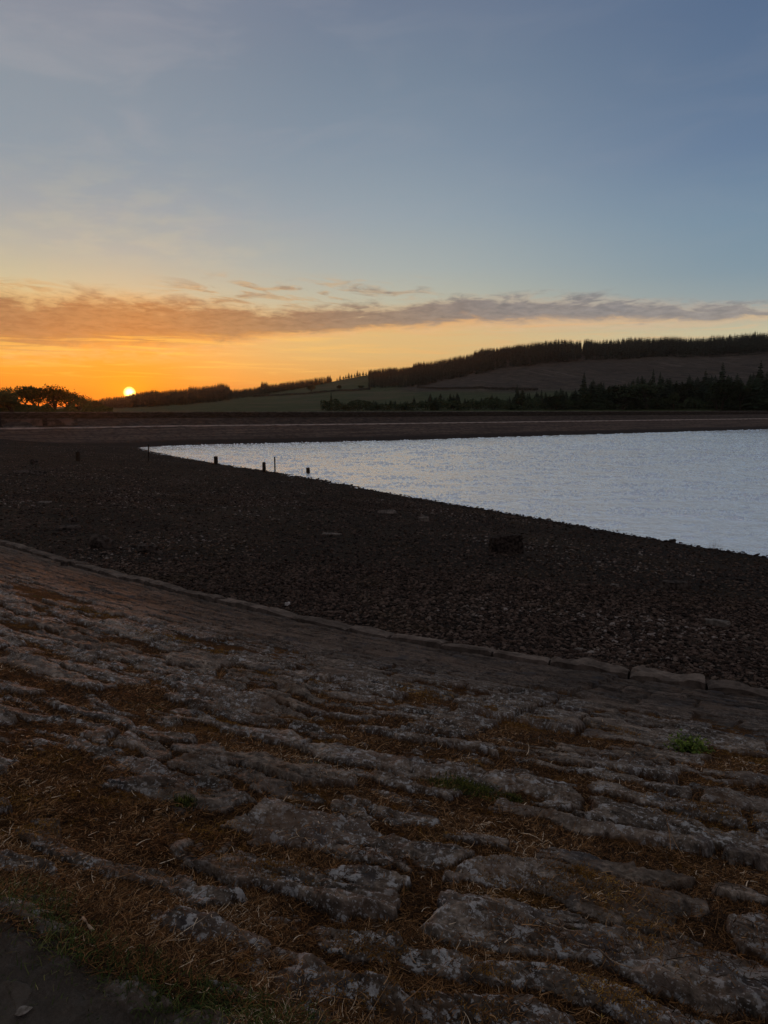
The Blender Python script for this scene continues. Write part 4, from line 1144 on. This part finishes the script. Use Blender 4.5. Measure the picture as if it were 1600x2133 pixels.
# ------------------------------------------------------------------ strands: needles, grass
def strands(P, yaw, L, Wd, pitch, curl, nseg=3):
    """ribbons: base points P (n,3); lists per strand"""
    n = len(P); V = np.zeros((n, (nseg+1)*2, 3)); cur = P.copy(); ya = yaw.copy(); pi_ = pitch.copy()
    for k in range(nseg+1):
        wv = Wd*(1-0.75*k/nseg)*0.5
        sx = -np.sin(ya)*wv; sy = np.cos(ya)*wv
        V[:, 2*k] = cur+np.stack([sx, sy, wv*0.3], 1); V[:, 2*k+1] = cur-np.stack([sx, sy, wv*0.3], 1)
        st = L/nseg
        cur = cur+np.stack([np.cos(ya)*np.cos(pi_)*st, np.sin(ya)*np.cos(pi_)*st, np.sin(pi_)*st], 1)
        ya = ya+curl[:, 0]; pi_ = pi_+curl[:, 1]
    F0 = np.array([[2*k, 2*k+1, 2*k+3, 2*k+2] for k in range(nseg)])
    F = (F0[None]+(np.arange(n)*(nseg+1)*2)[:, None, None]).reshape(-1, 4)
    return V.reshape(-1, 3), F
def mat_strand(name, stops):
    m, w, b = material(name); w.put(b.inputs['Base Color'], w.ramp(attr(w, 'tone'), stops)); b.inputs['Roughness'].default_value = 0.6
    return m
M_NEEDLE = mat_strand('dry_needles', [(0, (0.008, 0.005, 0.003, 1)), (0.4, (0.055, 0.026, 0.010, 1)), (0.75, (0.150, 0.072, 0.026, 1)), (0.94, (0.28, 0.17, 0.085, 1)), (1, (0.45, 0.36, 0.26, 1))])
def build_needles(n=165000):
    g = np.random.default_rng(31)
    r = np.exp(g.uniform(math.log(1.35), math.log(8.5), n*3)); th = np.radians(g.uniform(-40, 40, n*3))
    x = r*np.sin(th); y = r*np.cos(th); T = terrain(x, y)
    dens = np.clip(T['lit'], 0, 1)*sstep(T['a'], 2.8, 5.5) + 0.13*sstep(T['a'], 3.5, 6)*sstep(fbm(x*1.5, y*1.5, 3, 303), 0.40, 0.60)
    clump = sstep(fbm(x*4, y*4, 3, 301), 0.36, 0.60)*0.8+0.2
    ok = (g.random(len(x)) < dens*clump) & (T['a'] < CREST_A+0.3) & (T['zone'] == 0)
    x, y, z, r = x[ok][:n], y[ok][:n], T['z'][ok][:n], r[ok][:n]; n = len(x)
    P = np.stack([x, y, z+0.002+g.random(n)*0.010], 1)
    long_ = g.random(n) < 0.012
    L = g.uniform(0.016, 0.055, n)*np.where(long_, 3.2, 1.0); Wd = 0.0020*(0.7+0.30*r)*g.uniform(0.6, 1.4, n)
    yaw = g.uniform(0, 6.283, n); pitch = np.abs(g.normal(0, 0.28, n)); curl = np.stack([g.normal(0, 0.35, n), g.normal(-0.14, 0.16, n)], 1)
    V, F = strands(P, yaw, L, Wd, pitch, curl)
    tone = np.clip(g.random(n)**1.3*0.93 + (fbm(x*2.2, y*2.2, 3, 302)-0.5)*0.5 + np.where(g.random(n) < 0.05, 0.25, 0), 0, 1)
    o = npmesh('pine_needles', V, F, M_NEEDLE, True, {'tone': np.repeat(tone, 8)})
    tag(o, 'rust brown dry needles and dead grass lying between the near stones', 'litter', kind='stuff')
build_needles()
M_GRASS = mat_strand('verge_grass', [(0, (0.012, 0.020, 0.006, 1)), (0.5, (0.035, 0.055, 0.014, 1)), (0.8, (0.075, 0.088, 0.024, 1)), (0.92, (0.14, 0.12, 0.05, 1)), (1, (0.24, 0.20, 0.12, 1))])
def build_verge(n=42000):
    g = np.random.default_rng(41)
    r = np.exp(g.uniform(math.log(0.9), math.log(7), n*5)); th = np.radians(g.uniform(-52, 30, n*5)); x = r*np.sin(th); y = r*np.cos(th)
    T = terrain(x, y); a = T['a']
    e = (a-CREST_A-0.02-(fbm(x*2, y*2, 3, 305)-0.5)*0.3)
    dens = np.exp(-(e/0.085)**2) + 0.10*sstep(a, CREST_A-0.1, CREST_A+0.1)*fbm(x*5, y*5, 3, 306)
    ok = g.random(len(x)) < dens*1.0
    x, y, z, r, e = x[ok][:n], y[ok][:n], T['z'][ok][:n], r[ok][:n], e[ok][:n]; n = len(x)
    P = np.stack([x, y, z-0.004], 1)
    hgt = g.uniform(0.014, 0.048, n)*(0.5+np.exp(-(e/0.22)**2)*0.8)
    V, F = strands(P, g.uniform(0, 6.283, n), hgt, 0.0028*g.uniform(0.6, 1.4, n), g.uniform(0.5, 1.4, n), np.stack([g.normal(0, 0.25, n), g.normal(-0.42, 0.2, n)], 1))
    tone = np.clip(g.random(n)**1.2*0.85+(fbm(x*3, y*3, 3, 307)-0.5)*0.6+np.where(e < -0.08, 0.22, 0), 0, 1)
    tag(npmesh('verge_grass', V, F, M_GRASS, True, {'tone': np.repeat(tone, 8)}), 'short dark green grass edging the crest at the lower left', 'grass', kind='stuff')
build_verge()

# moss cushions with a pile of their own: short stubby strands
M_MOSS = mat_strand('orange_moss', [(0, (0.030, 0.014, 0.004, 1)), (0.5, (0.12, 0.058, 0.012, 1)), (0.85, (0.26, 0.14, 0.030, 1)), (1, (0.40, 0.26, 0.07, 1))])
def build_moss(n=110000):
    g = np.random.default_rng(51)
    spots = [(130, 1600, .22), (60, 1668, .26), (40, 1715, .2), (240, 1672, .10), (480, 2000, .10), (780, 1990, .16), (840, 2120, .18), (1010, 2060, .14), (700, 2120, .14),
             (1130, 1870, .22), (1320, 1940, .26), (1240, 1850, .18), (465, 1505, .12), (655, 1425, .15), (350, 1330, .3), (455, 1355, .2), (170, 1272, .35), (540, 1400, .2), (890, 1440, .3), (1045, 1490, .16),
             (1130, 1500, .1), (1210, 1838, .05), (910, 1745, .10), (1000, 1600, .12), (1280, 1520, .15), (1480, 1700, .3), (930, 2100, .2), (1290, 2080, .2), (560, 1800, .2), (430, 1720, .15), (1560, 1570, .25), (250, 1950, .15), (1460, 1560, .15)]
    X = []; Y = []; Tn = []
    for px, py, rad in spots:
        p = on_ground(px, py); k = int(n*rad**1.2/6.2); dist = p.length
        q = g.normal(0, 0.42, (k, 2))*rad; q[:, 0] *= 1.7
        dirx = np.array([0.86, -0.5]); diry = np.array([0.5, 0.86])
        X.append(p.x+q[:, 0]*dirx[0]+q[:, 1]*diry[0]); Y.append(p.y+q[:, 0]*dirx[1]+q[:, 1]*diry[1]); Tn.append(np.full(k, dist))
    x = np.concatenate(X); y = np.concatenate(Y); dist = np.concatenate(Tn)
    keep = fbm(x*9, y*9, 3, 311) > 0.47; x, y, dist = x[keep], y[keep], dist[keep]; n = len(x)
    T = terrain(x, y)
    P = np.stack([x, y, T['z']+0.001], 1)
    V, F = strands(P, g.uniform(0, 6.283, n), g.uniform(0.005, 0.014, n)*(0.6+0.14*dist), 0.0026*g.uniform(.6, 1.4, n)*(0.6+0.15*dist), g.uniform(0.1, 1.2, n), np.stack([g.normal(0, 0.3, n), g.normal(-0.3, 0.2, n)], 1), 2)
    tone = np.clip(g.random(n)*0.75+(fbm(x*5, y*5, 3, 312)-0.5)*0.7+0.05, 0, 1)
    tag(npmesh('moss', V, F, M_MOSS, True, {'tone': np.repeat(tone, 6)}), 'orange yellow moss tufts on and between the near stones', 'moss', kind='stuff')
build_moss()
M_GMOSS = mat_strand('green_moss', [(0, (0.010, 0.014, 0.003, 1)), (0.6, (0.042, 0.050, 0.012, 1)), (1, (0.11, 0.11, 0.022, 1))])
def build_gmoss():
    g = np.random.default_rng(53); X = []; Y = []
    for px, py, rad, k in [(975, 1645, .11, 2600), (930, 1642, .07, 900), (1068, 1665, .035, 500), (385, 1675, .04, 400), (660, 1600, .05, 300)]:
        p = on_ground(px, py); q = g.normal(0, 0.45, (k, 2))*rad; X.append(p.x+q[:, 0]*1.6); Y.append(p.y+q[:, 1]-q[:, 0]*0.4)
    x = np.concatenate(X); y = np.concatenate(Y); n = len(x); T = terrain(x, y); P = np.stack([x, y, T['z']], 1)
    V, F = strands(P, g.uniform(0, 6.283, n), g.uniform(0.012, 0.035, n), 0.005*g.uniform(.6, 1.4, n), g.uniform(0.3, 1.3, n), np.stack([g.normal(0, 0.3, n), g.normal(-0.3, 0.2, n)], 1), 2)
    tag(npmesh('green_moss', V, F, M_GMOSS, True, {'tone': np.repeat(g.random(n)**1.2, 6)}), 'green moss in the shaded hollow between the middle stones', 'moss', kind='stuff')
build_gmoss()

# ------------------------------------------------------------------ small single plants, twigs
def leafy_plant(px, py, hpx, n, lab, mat, spread=1.3, name='small_plant', up=0.7):
    p = on_ground(px, py); h = hpx*p.length/FPX; g = np.random.default_rng(int(px)); root = empty(name, p)
    yaw = g.uniform(0, 6.283, n); base = np.stack([np.cos(yaw)*g.random(n)*h*0.25, np.sin(yaw)*g.random(n)*h*0.25, np.zeros(n)], 1)
    V, F = strands(base, yaw, h*g.uniform(0.6, 1.1, n), np.full(n, h*0.035), g.uniform(up*0.5, 1.45, n), np.stack([g.normal(0, 0.15, n), g.normal(-0.22, 0.1, n)], 1), 3)
    npmesh('stems', V, F, mat, True, {'tone': np.repeat(g.random(n)*0.6, 8)}, parent=root)
    # leaves: pairs along the stems
    St = V.reshape(n, 8, 3); lv = []
    for k in range(1, 4):
        c = (St[:, 2*k]+St[:, 2*k+1])/2; lv.append(c)
    Lp = np.concatenate(lv*3); m = len(Lp); Lp = Lp+g.normal(0, h*0.04, (m, 3)); Lp[:, 2] = np.abs(Lp[:, 2])
    V2, F2 = strands(Lp, g.uniform(0, 6.283, m), h*g.uniform(0.12, 0.26, m), np.full(m, h*0.11), g.uniform(-0.2, 0.9, m), np.stack([g.normal(0, .1, m), g.normal(-.3, .1, m)], 1), 2)
    npmesh('leaves', V2, F2, mat, True, {'tone': np.repeat(g.random(m), 6)}, parent=root)
    return tag(root, lab, 'plant')
M_PLANT = mat_strand('plant_green', [(0, (0.02, 0.035, 0.006, 1)), (0.6, (0.065, 0.10, 0.016, 1)), (1, (0.15, 0.19, 0.035, 1))])
leafy_plant(1434, 1562, 34, 90, 'small bright green leafy plant rooted among the stones at right', M_PLANT)
def reed(px, py, hpx, n, lab):
    p = on_ground(px, py); h = hpx*p.length/FPX; g = np.random.default_rng(int(px))
    base = np.stack([g.normal(0, h*0.35, n), g.normal(0, h*0.3, n), np.zeros(n)], 1)
    V, F = strands(base, g.uniform(0, 6.283, n), h*g.uniform(0.5, 1.1, n), np.full(n, 0.008), g.uniform(0.8, 1.5, n), np.stack([g.normal(0, .2, n), g.normal(-.12, .12, n)], 1), 3)
    o = npmesh('dry_reed_clump', V, F, M_NEEDLE, True, {'tone': np.repeat(0.4+0.4*g.random(n), 8)}); o.location = p
    tag(o, lab, 'plant')
reed(1490, 1144, 20, 40, 'thin dry stems on the shore near the right edge')
reed(888, 1044, 11, 26, 'thin dry stems on the shore at mid picture')
def twig(p0, p1, r0, lab, mat, seed, prongs=4):
    a = on_ground(*p0)+Vector((0, 0, 0.012)); b_ = on_ground(*p1)+Vector((0, 0, 0.02)); r = random.Random(seed)
    V = []; F = []
    def tube(P, R):
        base = len(V)
        for k, (c, rad) in enumerate(zip(P, R)):
            ax = ((P[min(k+1, len(P)-1)]-P[max(k-1, 0)])).normalized(); u = ax.orthogonal().normalized(); w = ax.cross(u)
            for j in range(6): V.append(tuple(c+u*rad*math.cos(1.047*j)+w*rad*math.sin(1.047*j)))
        for k in range(len(P)-1):
            for j in range(6): q = base+k*6+j; q2 = base+k*6+(j+1) % 6; F.append((q, q2, q2+6, q+6))
    L = (b_-a).length; P = []
    for k in range(9):
        c = a.lerp(b_, k/8)+Vector((r.gauss(0, 1), r.gauss(0, 1), 0))*L*0.018; c.z = tz(c.x, c.y)+0.012+0.012*math.sin(k*0.8); P.append(c)
    tube(P, [r0*(1.05-0.6*k/8)*r.uniform(0.85, 1.15) for k in range(9)])
    for _ in range(prongs):
        k = r.randrange(2, 8); d = (b_-a).normalized(); d = (d+Vector((r.gauss(0, .8), r.gauss(0, .8), abs(r.gauss(0.3, .3))))).normalized()
        l2 = L*r.uniform(0.1, 0.28); tube([P[k], P[k]+d*l2*.5+Vector((0, 0, .004)), P[k]+d*l2], [r0*.4, r0*.3, r0*.12])
    o = npmesh('twig', np.array(V), np.array(F), mat, True); c = P[4]; o.data.transform(Matrix.Translation(-c)); o.location = c
    return tag(o, lab, 'twig')
M_TWIG = simple_mat('dead_twig', (0.10, 0.065, 0.04), (0.28, 0.21, 0.15), 40, bd=0.002)
twig((190, 1948), (158, 1890), 0.0055, 'knobbly brown twig pointing up beside the green verge', M_TWIG, 1)
twig((1310, 2030), (1150, 1945), 0.0022, 'long thin pale straw lying across the stones at lower right', M_TWIG, 2, 1)
twig((588, 2125), (640, 2040), 0.0022, 'thin curved straw near the bottom of the picture', M_TWIG, 3, 1)
twig((1405, 1825), (1385, 1780), 0.002, 'short pale straw beside the small yellow moss at right', M_TWIG, 4, 1)
twig((490, 1870), (560, 1930), 0.0018, 'thin brown stem in the needle litter left of centre', M_TWIG, 5, 2)
def leaf(px, py, s, yaw, lab):
    p = on_ground(px, py); bm = bmesh.new(); N = 9; top = []; 
    for k in range(N):
        t = k/(N-1); wd = math.sin(math.pi*t**0.8)*0.32; cz = 0.06*math.sin(t*5)+0.05
        top.append([bm.verts.new(((t-.5)*s, wd*s*q, (cz+0.10*abs(q))*s)) for q in (-1, 0, 1)])
    for a, b_ in zip(top[:-1], top[1:]):
        for j in range(2):
            try: bm.faces.new((a[j], b_[j], b_[j+1], a[j+1]))
            except ValueError: pass
    bmesh.ops.remove_doubles(bm, verts=bm.verts, dist=1e-5)
    bmesh.ops.solidify(bm, geom=bm.faces[:], thickness=0.0012)
    o = bmobj('dead_leaf', bm, M_DEAD, smooth=True); o.location = p+Vector((0, 0, 0.006)); o.rotation_euler = (0.15, -0.1, yaw); tag(o, lab, 'leaf')
M_DEAD = simple_mat('bleached_leaf', (0.07, 0.06, 0.05), (0.17, 0.155, 0.14), 60, bd=0.002)
leaf(50, 2112, 0.045, 0.5, 'pale curled dead leaf on the bare soil at the lower left corner')
leaf(362, 1888, 0.022, 0.2, 'tiny cream leaf flake on the needle litter left of centre')

# ------------------------------------------------------------------ morning haze
def build_haze():
    bm = bmesh.new(); bmesh.ops.create_cube(bm, size=1.0)
    x0, x1, y0, y1, z0, z1 = -1400.0, 1400.0, -160.0, 1400.0, -60.0, 150.0
    for v in bm.verts: v.co = Vector(((x0+x1)/2+v.co.x*(x1-x0), (y0+y1)/2+v.co.y*(y1-y0), (z0+z1)/2+v.co.z*(z1-z0)))
    me = bpy.data.meshes.new('haze'); bm.to_mesh(me); bm.free()
    m = bpy.data.materials.new('haze'); m.use_nodes = True; m.node_tree.nodes.clear(); w = NT(m.node_tree)
    v = w.n('ShaderNodeVolumePrincipled'); v.inputs['Color'].default_value = (0.95, 0.80, 0.66, 1); v.inputs['Density'].default_value = 0.00006; v.inputs['Anisotropy'].default_value = 0.80
    o = w.n('ShaderNodeOutputMaterial'); w.L.new(v.outputs[0], o.inputs['Volume'])
    me.materials.append(m); ob = bpy.data.objects.new('haze', me); C.objects.link(ob); tag(ob, kind='stuff', label='thin morning haze lying over the reservoir and hills', cat='haze')
build_haze()
